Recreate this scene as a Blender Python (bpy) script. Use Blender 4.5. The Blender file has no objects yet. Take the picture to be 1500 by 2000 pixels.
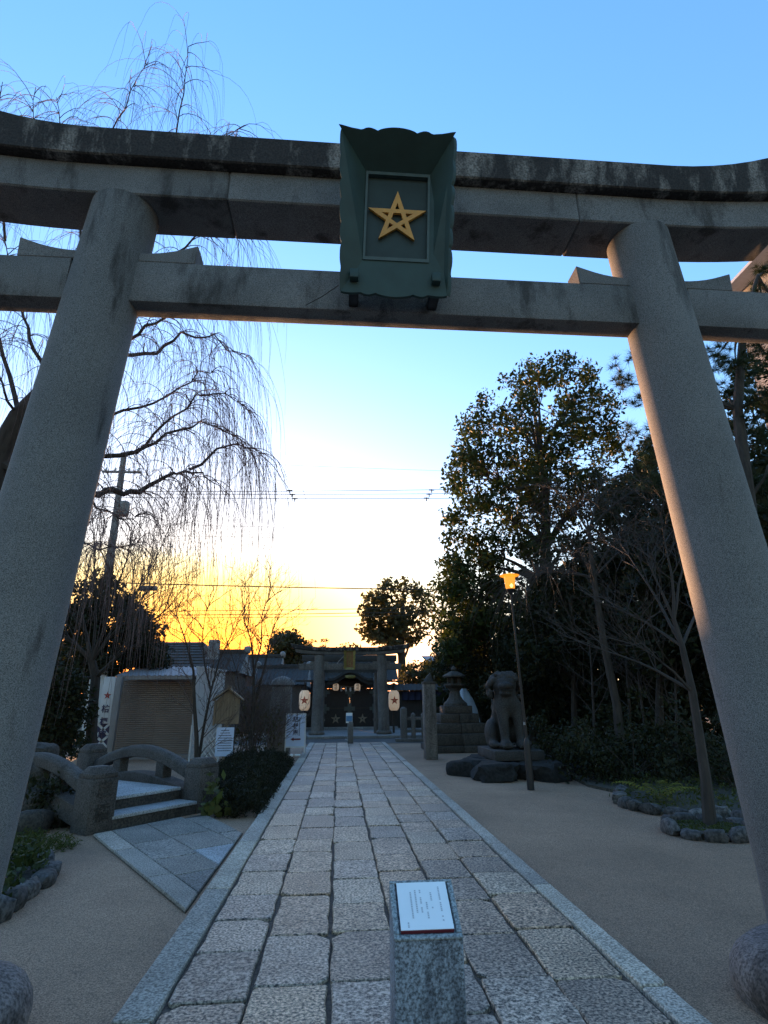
import bpy, bmesh, math, random
import numpy as np
from math import sin, cos, pi, radians, sqrt, atan2, exp
from mathutils import Vector, Matrix, noise as mnoise

scene = bpy.context.scene
COL = scene.collection
rng = random.Random(7)

# ------------------------------------------------------------------ camera
FPX, PITCH, YAW, ROLL, EYE = 1085.0, radians(18.84), radians(4.60), radians(-0.5), 1.55
_fw = Vector((sin(YAW)*cos(PITCH), cos(YAW)*cos(PITCH), sin(PITCH)))
_r0 = Vector((cos(YAW), -sin(YAW), 0)); _u0 = _r0.cross(_fw)
_rt = _r0*cos(ROLL) + _u0*sin(ROLL); _up = _u0*cos(ROLL) - _r0*sin(ROLL)
_o = Vector((0, 0, EYE))
cam = bpy.data.cameras.new('camera'); camo = bpy.data.objects.new('camera', cam); COL.objects.link(camo)
cam.sensor_fit = 'VERTICAL'; cam.sensor_height = 24; cam.lens = 24*FPX/2000
cam.clip_start = 0.05; cam.clip_end = 1200
camo.matrix_world = Matrix(((_rt.x, _up.x, -_fw.x, 0), (_rt.y, _up.y, -_fw.y, 0), (_rt.z, _up.z, -_fw.z, EYE), (0, 0, 0, 1)))
scene.camera = camo


def _ray(x, y):
    return _fw + _rt*((x-750)/FPX) + _up*((1000-y)/FPX)


def at(x, y, Y):
    """place in the world, Y metres up the approach, seen at photo position x, y"""
    d = _ray(x, y); return _o + d*(Y/d.y)


def gnd(x, y, z=0.0):
    d = _ray(x, y); return _o + d*((z-EYE)/d.z)


# ------------------------------------------------------------------ sky, sun, exposure
SUN_AZ, SUN_EL = -13.0, 4.0
NEARP, NEARQ, SHOULDER, GLF, GLOW = 6, 21, 1.1, 6.5, (2.8, 2.35, 1.9)
TINT = [(0, (1.0, .24, .012)), (.22, (1.0, .33, .032)), (.42, (1.0, .44, .065)), (.54, (1.0, .53, .11)), (.66, (1.0, .64, .18)), (.80, (1, .78, .33)), (.92, (1, .92, .62)), (1, (1, 1, 1))]
SKY_STRENGTH, EXPOSURE = .12, 4.0


def build_world():
    w = bpy.data.worlds.new('World'); scene.world = w; w.use_nodes = True
    t = w.node_tree; N = t.nodes; L = t.links; bg = N['Background']

    def put(n, i, v):
        if hasattr(v, 'node'): L.new(v, n.inputs[i])
        else: n.inputs[i].default_value = v

    def mth(op, a, b=None, c=None, clamp=False):
        n = N.new('ShaderNodeMath'); n.operation = op; n.use_clamp = clamp
        for i, v in enumerate((a, b, c)):
            if v is not None: put(n, i, v)
        return n.outputs[0]

    def vm(op, a, b):
        n = N.new('ShaderNodeVectorMath'); n.operation = op; put(n, 0, a); put(n, 1, b); return n

    def scl(v, s):
        n = N.new('ShaderNodeVectorMath'); n.operation = 'SCALE'; put(n, 0, v); put(n, 'Scale', s); return n.outputs[0]
    sk = N.new('ShaderNodeTexSky'); sk.sky_type = 'NISHITA'; sk.sun_disc = False
    sk.sun_elevation = radians(SUN_EL); sk.sun_rotation = radians(SUN_AZ)
    sk.air_density = 1.3; sk.dust_density = 1.2; sk.ozone_density = 4.0
    dirv = N.new('ShaderNodeTexCoord').outputs['Generated']
    sep = N.new('ShaderNodeSeparateXYZ'); L.new(dirv, sep.inputs[0]); z = mth('MAXIMUM', sep.outputs[2], 0.0)
    az = radians(SUN_AZ)
    dt = vm('DOT_PRODUCT', dirv, (sin(az), cos(az), 0)).outputs['Value']
    ca = mth('DIVIDE', dt, mth('SQRT', mth('MAXIMUM', mth('SUBTRACT', 1.0, mth('MULTIPLY', z, z)), 1e-4)))
    half = mth('MULTIPLY_ADD', ca, .5, .5, clamp=True)
    near2 = mth('POWER', half, NEARQ); near = mth('POWER', half, NEARP)
    lum = vm('DOT_PRODUCT', sk.outputs[0], (.21, .72, .07)).outputs['Value']
    col = scl(sk.outputs[0], mth('DIVIDE', 1.0, mth('MULTIPLY_ADD', lum, SHOULDER, 1.0)))
    col = vm('MULTIPLY', col, (.95, 1.02, 1.12)).outputs[0]
    glow = scl(GLOW, mth('MULTIPLY', mth('EXPONENT', mth('MULTIPLY', z, -GLF)), near))
    col = vm('ADD', col, glow).outputs[0]
    rp = N.new('ShaderNodeValToRGB'); L.new(mth('MULTIPLY', z, 4.0), rp.inputs[0]); e = rp.color_ramp.elements
    while len(e) < len(TINT): e.new(.5)
    for q, (p, c) in zip(e, TINT): q.position = p; q.color = (*c, 1)
    mix = N.new('ShaderNodeMix'); mix.data_type = 'VECTOR'
    L.new(near2, mix.inputs[0]); mix.inputs[4].default_value = (1, 1, 1); L.new(rp.outputs[0], mix.inputs[5])
    col = vm('MULTIPLY', col, mix.outputs[1]).outputs[0]
    far = N.new('ShaderNodeMix'); far.data_type = 'VECTOR'      # the sky opposite the sunset is a little rosier
    L.new(half, far.inputs[0]); far.inputs[4].default_value = (1.3, .88, .60); far.inputs[5].default_value = (1, 1, 1)
    col = vm('MULTIPLY', col, far.outputs[1]).outputs[0]
    L.new(col, bg.inputs[0]); bg.inputs[1].default_value = SKY_STRENGTH


build_world()
sun = bpy.data.lights.new('sun', 'SUN'); sun.energy = .9; sun.angle = radians(.6); sun.color = (1, .52, .24)
suno = bpy.data.objects.new('sun', sun); COL.objects.link(suno)
_sd = Vector((sin(radians(SUN_AZ))*cos(radians(SUN_EL)), cos(radians(SUN_AZ))*cos(radians(SUN_EL)), sin(radians(SUN_EL))))
suno.rotation_euler = (_sd).to_track_quat('Z', 'Y').to_euler()
vs = scene.view_settings
vs.view_transform = 'Standard'; vs.look = 'None'; vs.gamma = 1; vs.use_curve_mapping = False; vs.exposure = EXPOSURE
scene.cycles.max_bounces = 6; scene.cycles.transparent_max_bounces = 4


# ------------------------------------------------------------------ materials
def _mat(name):
    m = bpy.data.materials.new(name); m.use_nodes = True
    t = m.node_tree; return m, t, t.nodes, t.links, t.nodes['Principled BSDF']


def _ramp(N, L, f, pts, interp='LINEAR'):
    n = N.new('ShaderNodeValToRGB'); L.new(f, n.inputs[0]); n.color_ramp.interpolation = interp
    e = n.color_ramp.elements
    while len(e) < len(pts): e.new(.5)
    for q, (p, c) in zip(e, pts):
        q.position = p; q.color = (*c, 1) if hasattr(c, '__len__') else (c, c, c, 1)
    return n.outputs[0]


def _noise(N, L, vec, scale, detail=4, rough=.55, stretch=None):
    if stretch:
        mp = N.new('ShaderNodeMapping'); mp.inputs['Scale'].default_value = stretch; L.new(vec, mp.inputs[0]); vec = mp.outputs[0]
    n = N.new('ShaderNodeTexNoise'); n.inputs['Scale'].default_value = scale; n.inputs['Detail'].default_value = detail
    n.inputs['Roughness'].default_value = rough; L.new(vec, n.inputs['Vector']); return n.outputs[0]


def _mul(N, L, a, b, fac=1.0, kind='MULTIPLY'):
    n = N.new('ShaderNodeMix'); n.data_type = 'RGBA'; n.blend_type = kind
    if hasattr(fac, 'node'): L.new(fac, n.inputs[0])
    else: n.inputs[0].default_value = fac
    for i, v in ((6, a), (7, b)):
        if hasattr(v, 'node'): L.new(v, n.inputs[i])
        else: n.inputs[i].default_value = (*v, 1)
    return n.outputs[2]


def _bump(N, L, B, h, strength, dist=.01):
    n = N.new('ShaderNodeBump'); n.inputs['Strength'].default_value = strength; n.inputs['Distance'].default_value = dist
    L.new(h, n.inputs['Height']); L.new(n.outputs[0], B.inputs['Normal'])


def stone(name, c, grain=90, contrast=.5, blotch=1.2, rough=.85, tints=None, stain=None, bump=.25, stretch=None, climb=None):
    """grainy stone: speckle, blotches, a tint for each object, and water stains that run down"""
    m, t, N, L, B = _mat(name)
    co = N.new('ShaderNodeTexCoord').outputs['Object']
    oi = N.new('ShaderNodeObjectInfo')
    ad = N.new('ShaderNodeVectorMath'); ad.operation = 'MULTIPLY_ADD'
    L.new(oi.outputs['Random'], ad.inputs[0]); ad.inputs[1].default_value = (37, 19, 53); L.new(co, ad.inputs[2])
    vec = ad.outputs[0]
    sp = _noise(N, L, vec, grain, 3, .6)
    a, b = 1-contrast, 1+contrast
    speck = _ramp(N, L, sp, [(.38, a*.6+.05), (.465, .80), (.53, 1.02), (.61, b)])
    bl = _ramp(N, L, _noise(N, L, vec, blotch, 5, .6), [(.3, .72), (.7, 1.2)])
    col = _mul(N, L, speck, bl)
    if tints:
        tn = _ramp(N, L, oi.outputs['Random'], [(i/len(tints), q) for i, q in enumerate(tints)], 'CONSTANT')
        col = _mul(N, L, col, tn)
    else:
        col = _mul(N, L, col, c)
    if stain:
        lo, hi, dark, st = stain
        sn = _noise(N, L, vec, st[0], 6, .65, stretch=(st[1], st[1], st[2]))
        if climb:            # black growth creeps down from the wet top of the stone
            sx_ = N.new('ShaderNodeSeparateXYZ'); L.new(co, sx_.inputs[0])
            mr = N.new('ShaderNodeMapRange'); L.new(sx_.outputs[2], mr.inputs[0])
            mr.inputs[1].default_value, mr.inputs[2].default_value, mr.inputs[3].default_value, mr.inputs[4].default_value = climb[0], climb[1], 0, climb[2]
            ad2 = N.new('ShaderNodeMath'); ad2.operation = 'ADD'; L.new(sn, ad2.inputs[0]); L.new(mr.outputs[0], ad2.inputs[1]); sn = ad2.outputs[0]
        k = _ramp(N, L, sn, [(lo, 0.0), (hi, 1.0)])
        col = _mul(N, L, col, dark, k)
    L.new(col, B.inputs['Base Color']); B.inputs['Roughness'].default_value = rough
    if bump: _bump(N, L, B, sp, bump, .006)
    return m


def plain(name, c, rough=.6, metal=0.0, var=.25, scale=6, bump=0, stretch=None, emit=None):
    m, t, N, L, B = _mat(name)
    co = N.new('ShaderNodeTexCoord').outputs['Object']
    ns = _noise(N, L, co, scale, 5, .6, stretch)
    col = _mul(N, L, _ramp(N, L, ns, [(.3, 1-var), (.7, 1+var)]), c)
    L.new(col, B.inputs['Base Color']); B.inputs['Roughness'].default_value = rough; B.inputs['Metallic'].default_value = metal
    if bump: _bump(N, L, B, ns, bump)
    if emit:
        B.inputs['Emission Color'].default_value = (*emit[0], 1); B.inputs['Emission Strength'].default_value = emit[1]
    return m


def leafmat(name, c, c2, trans=.35, rough=.62):
    m, t, N, L, B = _mat(name)
    g = N.new('ShaderNodeNewGeometry')
    col = _ramp(N, L, g.outputs['Random Per Island'], [(0, c), (.6, c2), (1, tuple(v*1.7 for v in c))])
    L.new(col, B.inputs['Base Color']); B.inputs['Roughness'].default_value = rough; B.inputs['Specular IOR Level'].default_value = .22
    tr = N.new('ShaderNodeBsdfTranslucent'); L.new(_mul(N, L, col, (1.25, 1.4, .6)), tr.inputs[0])
    mx = N.new('ShaderNodeMixShader'); mx.inputs[0].default_value = trans
    L.new(B.outputs[0], mx.inputs[1]); L.new(tr.outputs[0], mx.inputs[2])
    L.new(mx.outputs[0], N['Material Output'].inputs[0])
    return m


MT = {}
MT['torii'] = stone('torii_granite', (.155, .153, .156), grain=180, contrast=.34, blotch=1.6, stain=(.53, .66, (.36, .34, .33), (1.7, 2.6, .7)), bump=.25)
MT['torii_top'] = stone('weathered_granite', (.20, .185, .175), grain=70, contrast=.35, blotch=1.5, stain=(.37, .50, (.145, .13, .135), (1.5, 3.2, .9)), bump=.3)
MT['pillar_top'] = stone('pillar_granite', (.150, .149, .152), grain=190, contrast=.34, blotch=.7, stain=(.60, .72, (.34, .32, .31), (2.2, 2.6, .4)), bump=.25, climb=(3.9, 5.0, .12))
MT['base'] = stone('pink_boulder', (.165, .135, .125), grain=60, contrast=.4, blotch=2.2, stain=(.52, .62, (.35, .33, .32), (2.2, 1, 1)), bump=.4)
MT['paving'] = stone('paving_granite', None, grain=56, contrast=1.0, blotch=1.8, rough=.55,
                     tints=[(.35, .235, .155), (.27, .21, .165), (.37, .26, .175), (.235, .185, .145), (.325, .225, .155), (.33, .25, .19), (.255, .185, .135), (.39, .29, .205)], bump=.28)
MT['kerb'] = stone('kerb_granite', None, grain=70, contrast=.4, blotch=1.2, tints=[(.40, .34, .28), (.30, .265, .225), (.45, .38, .30), (.36, .31, .26)], bump=.3)
MT['sidepave'] = stone('side_paving_granite', None, grain=60, contrast=.5, blotch=1.6, tints=[(.20, .18, .155), (.24, .21, .18), (.17, .155, .14), (.25, .22, .19)], bump=.4)
MT['mortar'] = stone('joint_mortar', (.075, .057, .044), grain=40, contrast=.4, blotch=3, bump=.4)
MT['gravel'] = stone('sandy_ground', (.30, .19, .122), grain=120, contrast=.35, blotch=.5, stain=(.54, .70, (.74, .73, .74), (.45, 1, 1)), rough=.95, bump=.5)
MT['asphalt'] = stone('asphalt', (.075, .07, .068), grain=60, contrast=.3, blotch=.6, rough=.9)
MT['pale_stone'] = stone('pale_pavement', (.22, .21, .20), grain=40, contrast=.25, blotch=.8)
MT['bridge'] = stone('bridge_stone', (.070, .061, .055), grain=55, contrast=.35, blotch=1.6, stain=(.52, .66, (.5, .48, .45), (1.5, 2, .6)), bump=.4)
MT['tread'] = stone('pale_tread_stone', (.34, .35, .36), grain=60, contrast=.25, blotch=1.5)
MT['post_stone'] = stone('grey_post_stone', (.14, .125, .115), grain=50, contrast=.3, blotch=1.4, stain=(.55, .7, (.5, .48, .46), (2, 2.5, .4)))
MT['notice_stone'] = stone('dark_blue_granite', (.185, .21, .25), grain=110, contrast=.5, blotch=3, stain=(.5, .62, (.5, .5, .52), (5, 2.2, .45)), bump=.25)
MT['notice_rim'] = stone('rubbed_blue_granite', (.26, .29, .31), grain=120, contrast=.35, blotch=5, bump=.2)
MT['dark_stone'] = stone('dark_old_stone', (.052, .044, .037), grain=35, contrast=.35, blotch=1.8, stain=(.5, .65, (.5, .5, .45), (1.8, 1.6, .7)), bump=.5)
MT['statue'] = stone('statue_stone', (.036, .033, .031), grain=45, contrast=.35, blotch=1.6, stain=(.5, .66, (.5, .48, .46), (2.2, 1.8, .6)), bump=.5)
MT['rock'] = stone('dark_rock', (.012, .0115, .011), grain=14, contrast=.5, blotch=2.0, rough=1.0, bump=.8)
MT['edging'] = stone('edging_rock', None, grain=24, contrast=.5, blotch=3.5, tints=[(.075, .070, .068), (.05, .046, .044), (.095, .09, .085), (.062, .058, .058)], bump=.6)
MT['soil'] = stone('bed_soil', (.045, .038, .026), grain=30, contrast=.5, blotch=2, bump=.6)
MT['bark'] = plain('bark', (.036, .029, .024), .95, var=.5, scale=14, bump=.6, stretch=(1, 1, .25))
MT['bark_pale'] = plain('pale_bark', (.036, .029, .025), .95, var=.4, scale=12, bump=.5, stretch=(1, 1, .25))
MT['twig'] = plain('twig', (.085, .060, .052), .9, var=.2)
MT['willow_twig'] = plain('willow_twig', (.13, .085, .085), .85, var=.2)
MT['grey_twig'] = plain('grey_twig', (.042, .034, .030), .9, var=.2)
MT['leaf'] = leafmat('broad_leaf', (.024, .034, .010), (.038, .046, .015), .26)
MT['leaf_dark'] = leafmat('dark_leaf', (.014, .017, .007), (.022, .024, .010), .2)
MT['leaf_brown'] = leafmat('brownish_leaf', (.055, .045, .020), (.07, .06, .028), .30)
MT['needle'] = leafmat('pine_needle', (.022, .036, .020), (.035, .050, .026), .2)
MT['fern'] = leafmat('fern_leaf', (.13, .12, .022), (.19, .165, .03), .45)
MT['grass'] = leafmat('ground_grass', (.040, .050, .016), (.075, .075, .022), .3)
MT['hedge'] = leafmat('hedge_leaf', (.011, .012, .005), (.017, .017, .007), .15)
MT['plaque'] = plain('green_copper', (.019, .046, .042), .6, var=.22, scale=5)
MT['plaque_panel'] = plain('dark_green_panel', (.017, .034, .034), .65, var=.2, scale=7)
MT['plaque_edge'] = plain('worn_copper_edge', (.05, .075, .07), .5, var=.2, scale=12)
MT['gold'] = plain('gold_paint', (.58, .27, .045), .5, .0, var=.18, scale=9)
MT['dull_gold'] = plain('dull_gold', (.20, .155, .04), .5, .2, var=.3, scale=12)
MT['black_iron'] = plain('black_iron', (.018, .017, .020), .45, .3, var=.2)
MT['sheet'] = plain('white_sheet', (.82, .86, .90), .35, var=.03)
MT['sheet_blue'] = plain('pale_sign_face', (.46, .56, .76), .45, var=.06)
MT['ink'] = plain('black_ink', (.03, .03, .04), .7, var=.1)
MT['ink_grey'] = plain('grey_ink', (.48, .50, .56), .7, var=.1)
MT['ink_blue'] = plain('indigo_ink', (.035, .03, .075), .7, var=.1)
MT['ink_red'] = plain('red_ink', (.32, .035, .03), .7, var=.1)
MT['red_edge'] = plain('red_edge', (.14, .02, .03), .6, var=.1)
MT['white_paint'] = plain('white_paint', (.55, .56, .58), .6, var=.08, scale=3)
MT['grey_paint'] = plain('grey_paint', (.22, .215, .22), .6, var=.12, scale=3)
MT['shutter'] = plain('taupe_shutter', (.25, .205, .18), .45, .15, var=.12, scale=2)
MT['tin'] = plain('tin_roof', (.22, .205, .205), .6, .1, var=.18, scale=3)
MT['tile'] = plain('grey_roof_tile', (.045, .040, .038), .85, var=.25, scale=5)
MT['wood'] = plain('notice_wood', (.205, .155, .105), .75, var=.18, scale=3, stretch=(6, 6, .5))
MT['wood_ink'] = plain('faded_ink', (.06, .048, .036), .8, var=.1)
MT['dark_wood'] = plain('dark_wood', (.035, .028, .024), .7, var=.3, scale=4, stretch=(5, 5, .5))
MT['door'] = plain('black_door', (.010, .009, .012), .5, var=.3, scale=4)
MT['door_plate'] = plain('patina_plate', (.075, .095, .095), .5, .4, var=.2)
MT['door_star'] = plain('dull_brass', (.22, .19, .15), .5, .4, var=.2)
MT['paper'] = plain('lantern_paper', (.72, .62, .50), .8, var=.08, scale=12, emit=((1, .70, .45), .013))
MT['paper_red'] = plain('lantern_red', (.42, .05, .03), .8, var=.1)
MT['navy'] = plain('navy_cloth', (.028, .032, .075), .85, var=.25, scale=3)
MT['lamp_glass'] = plain('lit_amber_glass', (.7, .35, .08), .4, var=.2, scale=30, emit=((1, .30, .018), .075))
MT['lamp_core'] = plain('lamp_bulb', (.9, .7, .4), .4, var=.05, emit=((1, .55, .12), .2))
MT['plaster'] = plain('pale_plaster', (.32, .30, .29), .85, var=.1, scale=1.5)
MT['house_wall'] = plain('dim_house_wall', (.12, .10, .09), .85, var=.2, scale=1.5)
MT['concrete'] = stone('concrete_pole', (.22, .21, .21), grain=20, contrast=.2, blotch=1)
MT['cable'] = plain('cable', (.04, .035, .035), .7, var=.1)
MT['tarp'] = plain('pale_blue_tarp', (.30, .36, .43), .55, var=.12, scale=2)
MT['sign_blue'] = plain('sign_blue', (.10, .24, .42), .5, var=.1)


# ------------------------------------------------------------------ mesh builders
class MB:
    """collects vertices and faces and links them as ONE mesh object"""
    def __init__(s): s.v = []; s.f = []

    def add(s, vs, fs):
        b = len(s.v); s.v += [tuple(p) for p in vs]; s.f += [tuple(i+b for i in q) for q in fs]; return s

    def box(s, c, d, rz=0.0, top=(1, 1), rx=0.0):
        x, y, z = d[0]/2, d[1]/2, d[2]/2; tx, ty = top
        P = [(-x, -y, -z), (x, -y, -z), (x, y, -z), (-x, y, -z), (-x*tx, -y*ty, z), (x*tx, -y*ty, z), (x*tx, y*ty, z), (-x*tx, y*ty, z)]
        R = Matrix.Rotation(rz, 3, 'Z') @ Matrix.Rotation(rx, 3, 'X'); c = Vector(c)
        return s.add([R @ Vector(p)+c for p in P], [(0, 3, 2, 1), (4, 5, 6, 7), (0, 1, 5, 4), (1, 2, 6, 5), (2, 3, 7, 6), (3, 0, 4, 7)])

    def prism(s, pts, w):
        """closed 3D polygon swept along vector w"""
        n = len(pts); w = Vector(w); P = [Vector(p) for p in pts]
        Q = [p+w for p in P]
        return s.add(P+Q, [tuple(range(n-1, -1, -1)), tuple(range(n, 2*n))] + [(i, (i+1) % n, n+(i+1) % n, n+i) for i in range(n)])

    def tube(s, pts, rad, n=6, caps=True):
        P = [Vector(p) for p in pts]
        if not hasattr(rad, '__len__'): rad = [rad]*len(P)
        b = len(s.v); u = None
        for i, p in enumerate(P):
            t = (P[min(i+1, len(P)-1)] - P[max(i-1, 0)])
            t = t.normalized() if t.length > 1e-9 else Vector((0, 0, 1))
            if u is None: u = t.orthogonal().normalized()
            else:
                u = u - t*u.dot(t); u = u.normalized() if u.length > 1e-6 else t.orthogonal().normalized()
            w = t.cross(u)
            for k in range(n):
                a = 2*pi*k/n; s.v.append(tuple(p + (u*cos(a)+w*sin(a))*rad[i]))
        for i in range(len(P)-1):
            for k in range(n):
                s.f.append((b+i*n+k, b+i*n+(k+1) % n, b+(i+1)*n+(k+1) % n, b+(i+1)*n+k))
        if caps and n > 2:
            s.f.append(tuple(b+k for k in range(n-1, -1, -1))); e = b+(len(P)-1)*n
            s.f.append(tuple(e+k for k in range(n)))
        return s

    def lathe(s, prof, c=(0, 0, 0), n=24, ph=0.0):
        """profile of (radius, height) turned about a vertical axis at c"""
        return s.tube_rings([[(c[0]+r*cos(2*pi*k/n+ph), c[1]+r*sin(2*pi*k/n+ph), c[2]+z) for k in range(n)] for r, z in prof])

    def tube_rings(s, rings):
        b = len(s.v); n = len(rings[0])
        for r in rings: s.v += [tuple(p) for p in r]
        for i in range(len(rings)-1):
            for k in range(n):
                s.f.append((b+i*n+k, b+i*n+(k+1) % n, b+(i+1)*n+(k+1) % n, b+(i+1)*n+k))
        s.f.append(tuple(b+k for k in range(n-1, -1, -1))); e = b+(len(rings)-1)*n
        s.f.append(tuple(e+k for k in range(n)))
        return s

    def rock(s, c, d, seed=0, sub=2, rough=.22, rz=0.0):
        bm = bmesh.new(); bmesh.ops.create_icosphere(bm, subdivisions=sub, radius=1)
        o = Vector((seed*3.7, seed*1.3, seed*7.1)); R = Matrix.Rotation(rz, 3, 'Z')
        vs = []
        for v in bm.verts:
            p = v.co.copy(); q = Vector([math.copysign(abs(a)**.72, a) for a in p])
            k = 1 + rough*mnoise.noise(p*1.3+o) + rough*.5*mnoise.noise(p*3.1+o)
            vs.append(R @ Vector((q.x*d[0]/2*k, q.y*d[1]/2*k, q.z*d[2]/2*k)) + Vector(c))
        bm.verts.index_update(); fs = [tuple(v.index for v in f.verts) for f in bm.faces]; bm.free()
        return s.add(vs, fs)

    def mesh(s, name, bevel=0.0, seg=2, weld=True):
        me = bpy.data.meshes.new(name); me.from_pydata(s.v, [], s.f)
        bm = bmesh.new(); bm.from_mesh(me)
        bmesh.ops.recalc_face_normals(bm, faces=bm.faces)
        if bevel:
            es = [e for e in bm.edges if len(e.link_faces) == 2 and e.calc_face_angle(0) > radians(28)]
            bmesh.ops.bevel(bm, geom=es, offset=bevel, segments=seg, affect='EDGES', profile=.5, clamp_overlap=True)
        bm.to_mesh(me); bm.free(); return me

    def build(s, name, m, parent=None, bevel=0.0, smooth=False, seg=2, angle=35):
        me = s.mesh(name, bevel, seg)
        return link(name, me, m, parent, smooth or bevel > 0, angle)


def link(name, me, m, parent=None, smooth=False, angle=35):
    if m is not None:
        me.materials.clear(); me.materials.append(MT[m] if isinstance(m, str) else m)
    if smooth:
        me.polygons.foreach_set('use_smooth', [True]*len(me.polygons))
        if angle < 180: me.set_sharp_from_angle(angle=radians(angle))
    o = bpy.data.objects.new(name, me); COL.objects.link(o)
    if parent is not None:
        o.parent = parent
        if parent.type == 'EMPTY': o.matrix_parent_inverse = Matrix.Translation(-Vector(parent.location))
    return o


def tag(o, label=None, cat=None, group=None, kind=None):
    if label: o['label'] = label
    if cat: o['category'] = cat
    if group: o['group'] = group
    if kind: o['kind'] = kind
    return o


def thing(name, label, cat, loc=(0, 0, 0), group=None):
    """an Empty at the thing's base; its parts are built in world places and parented to it"""
    o = bpy.data.objects.new(name, None); o.empty_display_size = .2; COL.objects.link(o); o.location = loc
    return tag(o, label, cat, group)


def copy_thing(o, loc, label, rz=None, scale=None):
    c = o.copy(); COL.objects.link(c); c.location = loc
    if rz is not None: c.rotation_euler[2] = rz
    if scale is not None: c.scale = (scale,)*3
    c['label'] = label
    for ch in list(o.children):
        d = ch.copy(); COL.objects.link(d); d.parent = c
        for g in list(ch.children):
            e = g.copy(); COL.objects.link(e); e.parent = d
    return c


def pydata(name, V, F, m, parent=None, kind=None):
    """fast mesh from numpy quads or triangles"""
    V = np.asarray(V, np.float32); F = np.asarray(F, np.int32); k = F.shape[1]
    me = bpy.data.meshes.new(name)
    me.vertices.add(len(V)); me.vertices.foreach_set('co', V.ravel())
    me.loops.add(F.size); me.loops.foreach_set('vertex_index', F.ravel())
    me.polygons.add(len(F)); me.polygons.foreach_set('loop_start', np.arange(0, F.size, k, dtype=np.int32))
    me.update(calc_edges=True); me.validate()
    o = link(name, me, m, parent)
    if kind: o['kind'] = kind
    return o


def leaves(name, centers, radius, per, size, m, parent=None, seed=1, aspect=.5, kind=None, flat=1.0, droop=0.0):
    """leaf-sized faces spread through balls round the centres"""
    r = np.random.RandomState(seed)
    C = np.asarray(centers, float); n = len(C)*per
    P = np.repeat(C[:, :3], per, 0)
    R = np.repeat(C[:, 3], per) if C.shape[1] > 3 else np.full(n, radius)
    d = r.normal(size=(n, 3)); d /= np.linalg.norm(d, axis=1)[:, None]
    d[:, 2] *= flat
    P = P + d*(R*r.rand(n)**.45)[:, None]
    a = r.normal(size=(n, 3)); a[:, 2] -= droop; a /= np.linalg.norm(a, axis=1)[:, None]
    b = r.normal(size=(n, 3)); b -= a*(a*b).sum(1)[:, None]; b /= np.linalg.norm(b, axis=1)[:, None]
    s = size*(.4+1.15*r.rand(n)**1.4)[:, None]
    V = np.stack([P-a*s*.5, P+b*s*aspect*.5, P+a*s*.5, P-b*s*aspect*.5], 1).reshape(-1, 3)
    F = np.arange(n*4).reshape(n, 4)
    return pydata(name, V, F, m, parent, kind)


def wander(p0, p1, n, amp, seed, sag=0.0):
    """a crooked line from p0 to p1"""
    rr = random.Random(seed); p0, p1 = Vector(p0), Vector(p1); L = (p1-p0).length; out = []
    off = Vector((0, 0, 0))
    for i in range(n+1):
        t = i/n; off += Vector((rr.gauss(0, 1), rr.gauss(0, 1), rr.gauss(0, .7)))*amp*L/n
        out.append(p0.lerp(p1, t) + off*min(1, t*3)*(1-t*.5) + Vector((0, 0, sag*sin(pi*t)*L)))
    return out


def text_mesh(body, size, m, name, parent, loc, rot, extrude=.003, align='CENTER', bold=0.0):
    cu = bpy.data.curves.new(name, 'FONT'); cu.body = body; cu.size = size; cu.extrude = extrude
    cu.align_x = align; cu.align_y = 'CENTER'; cu.resolution_u = 3; cu.offset = bold
    to = bpy.data.objects.new(name, cu); COL.objects.link(to)
    bpy.context.view_layer.update()
    me = bpy.data.meshes.new_from_object(to.evaluated_get(bpy.context.evaluated_depsgraph_get()))
    bpy.data.objects.remove(to); bpy.data.curves.remove(cu)
    M = Matrix.Translation(loc) @ rot.to_4x4(); me.transform(M); me.name = name
    return link(name, me, m, parent)


def star_mesh(R, w, depth, name, inner=True):
    """a five pointed star of crossing bands with its openings, as one flat extruded shape in XZ facing -Y"""
    cu = bpy.data.curves.new(name, 'CURVE'); cu.dimensions = '2D'; cu.fill_mode = 'BOTH'; cu.extrude = depth/2

    def line(k, d):
        a = pi/2 + k*2*pi/5; return (cos(a), sin(a), d)        # band k passes under tip k

    def meet(l1, l2):
        D = l1[0]*l2[1]-l1[1]*l2[0]; return ((l1[2]*l2[1]-l2[2]*l1[1])/D, (l1[0]*l2[2]-l2[0]*l1[2])/D)
    do = R*cos(2*pi/5); di = do-w; rim = []
    for k in range(5): rim += [meet(line(k-1, do), line(k+1, do)), meet(line(k, do), line(k+1, do))]
    loops = [rim]
    if inner:
        loops.append([meet(line(k, di), line(k+1, di)) for k in range(5)])
        for k in range(5):
            p, q, r = line(k-1, di), line(k+1, di), line(k, do)
            loops.append([meet(p, q), meet(p, r), meet(q, r)])
    for lp in loops:
        sp = cu.splines.new('POLY'); sp.points.add(len(lp)-1); sp.use_cyclic_u = True
        for q, (x, y) in zip(sp.points, lp): q.co = (x, y, 0, 1)
    to = bpy.data.objects.new(name, cu); COL.objects.link(to); bpy.context.view_layer.update()
    me = bpy.data.meshes.new_from_object(to.evaluated_get(bpy.context.evaluated_depsgraph_get()))
    bpy.data.objects.remove(to); bpy.data.curves.remove(cu)
    me.transform(Matrix.Rotation(pi/2, 4, 'X')); me.name = name
    return me


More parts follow.
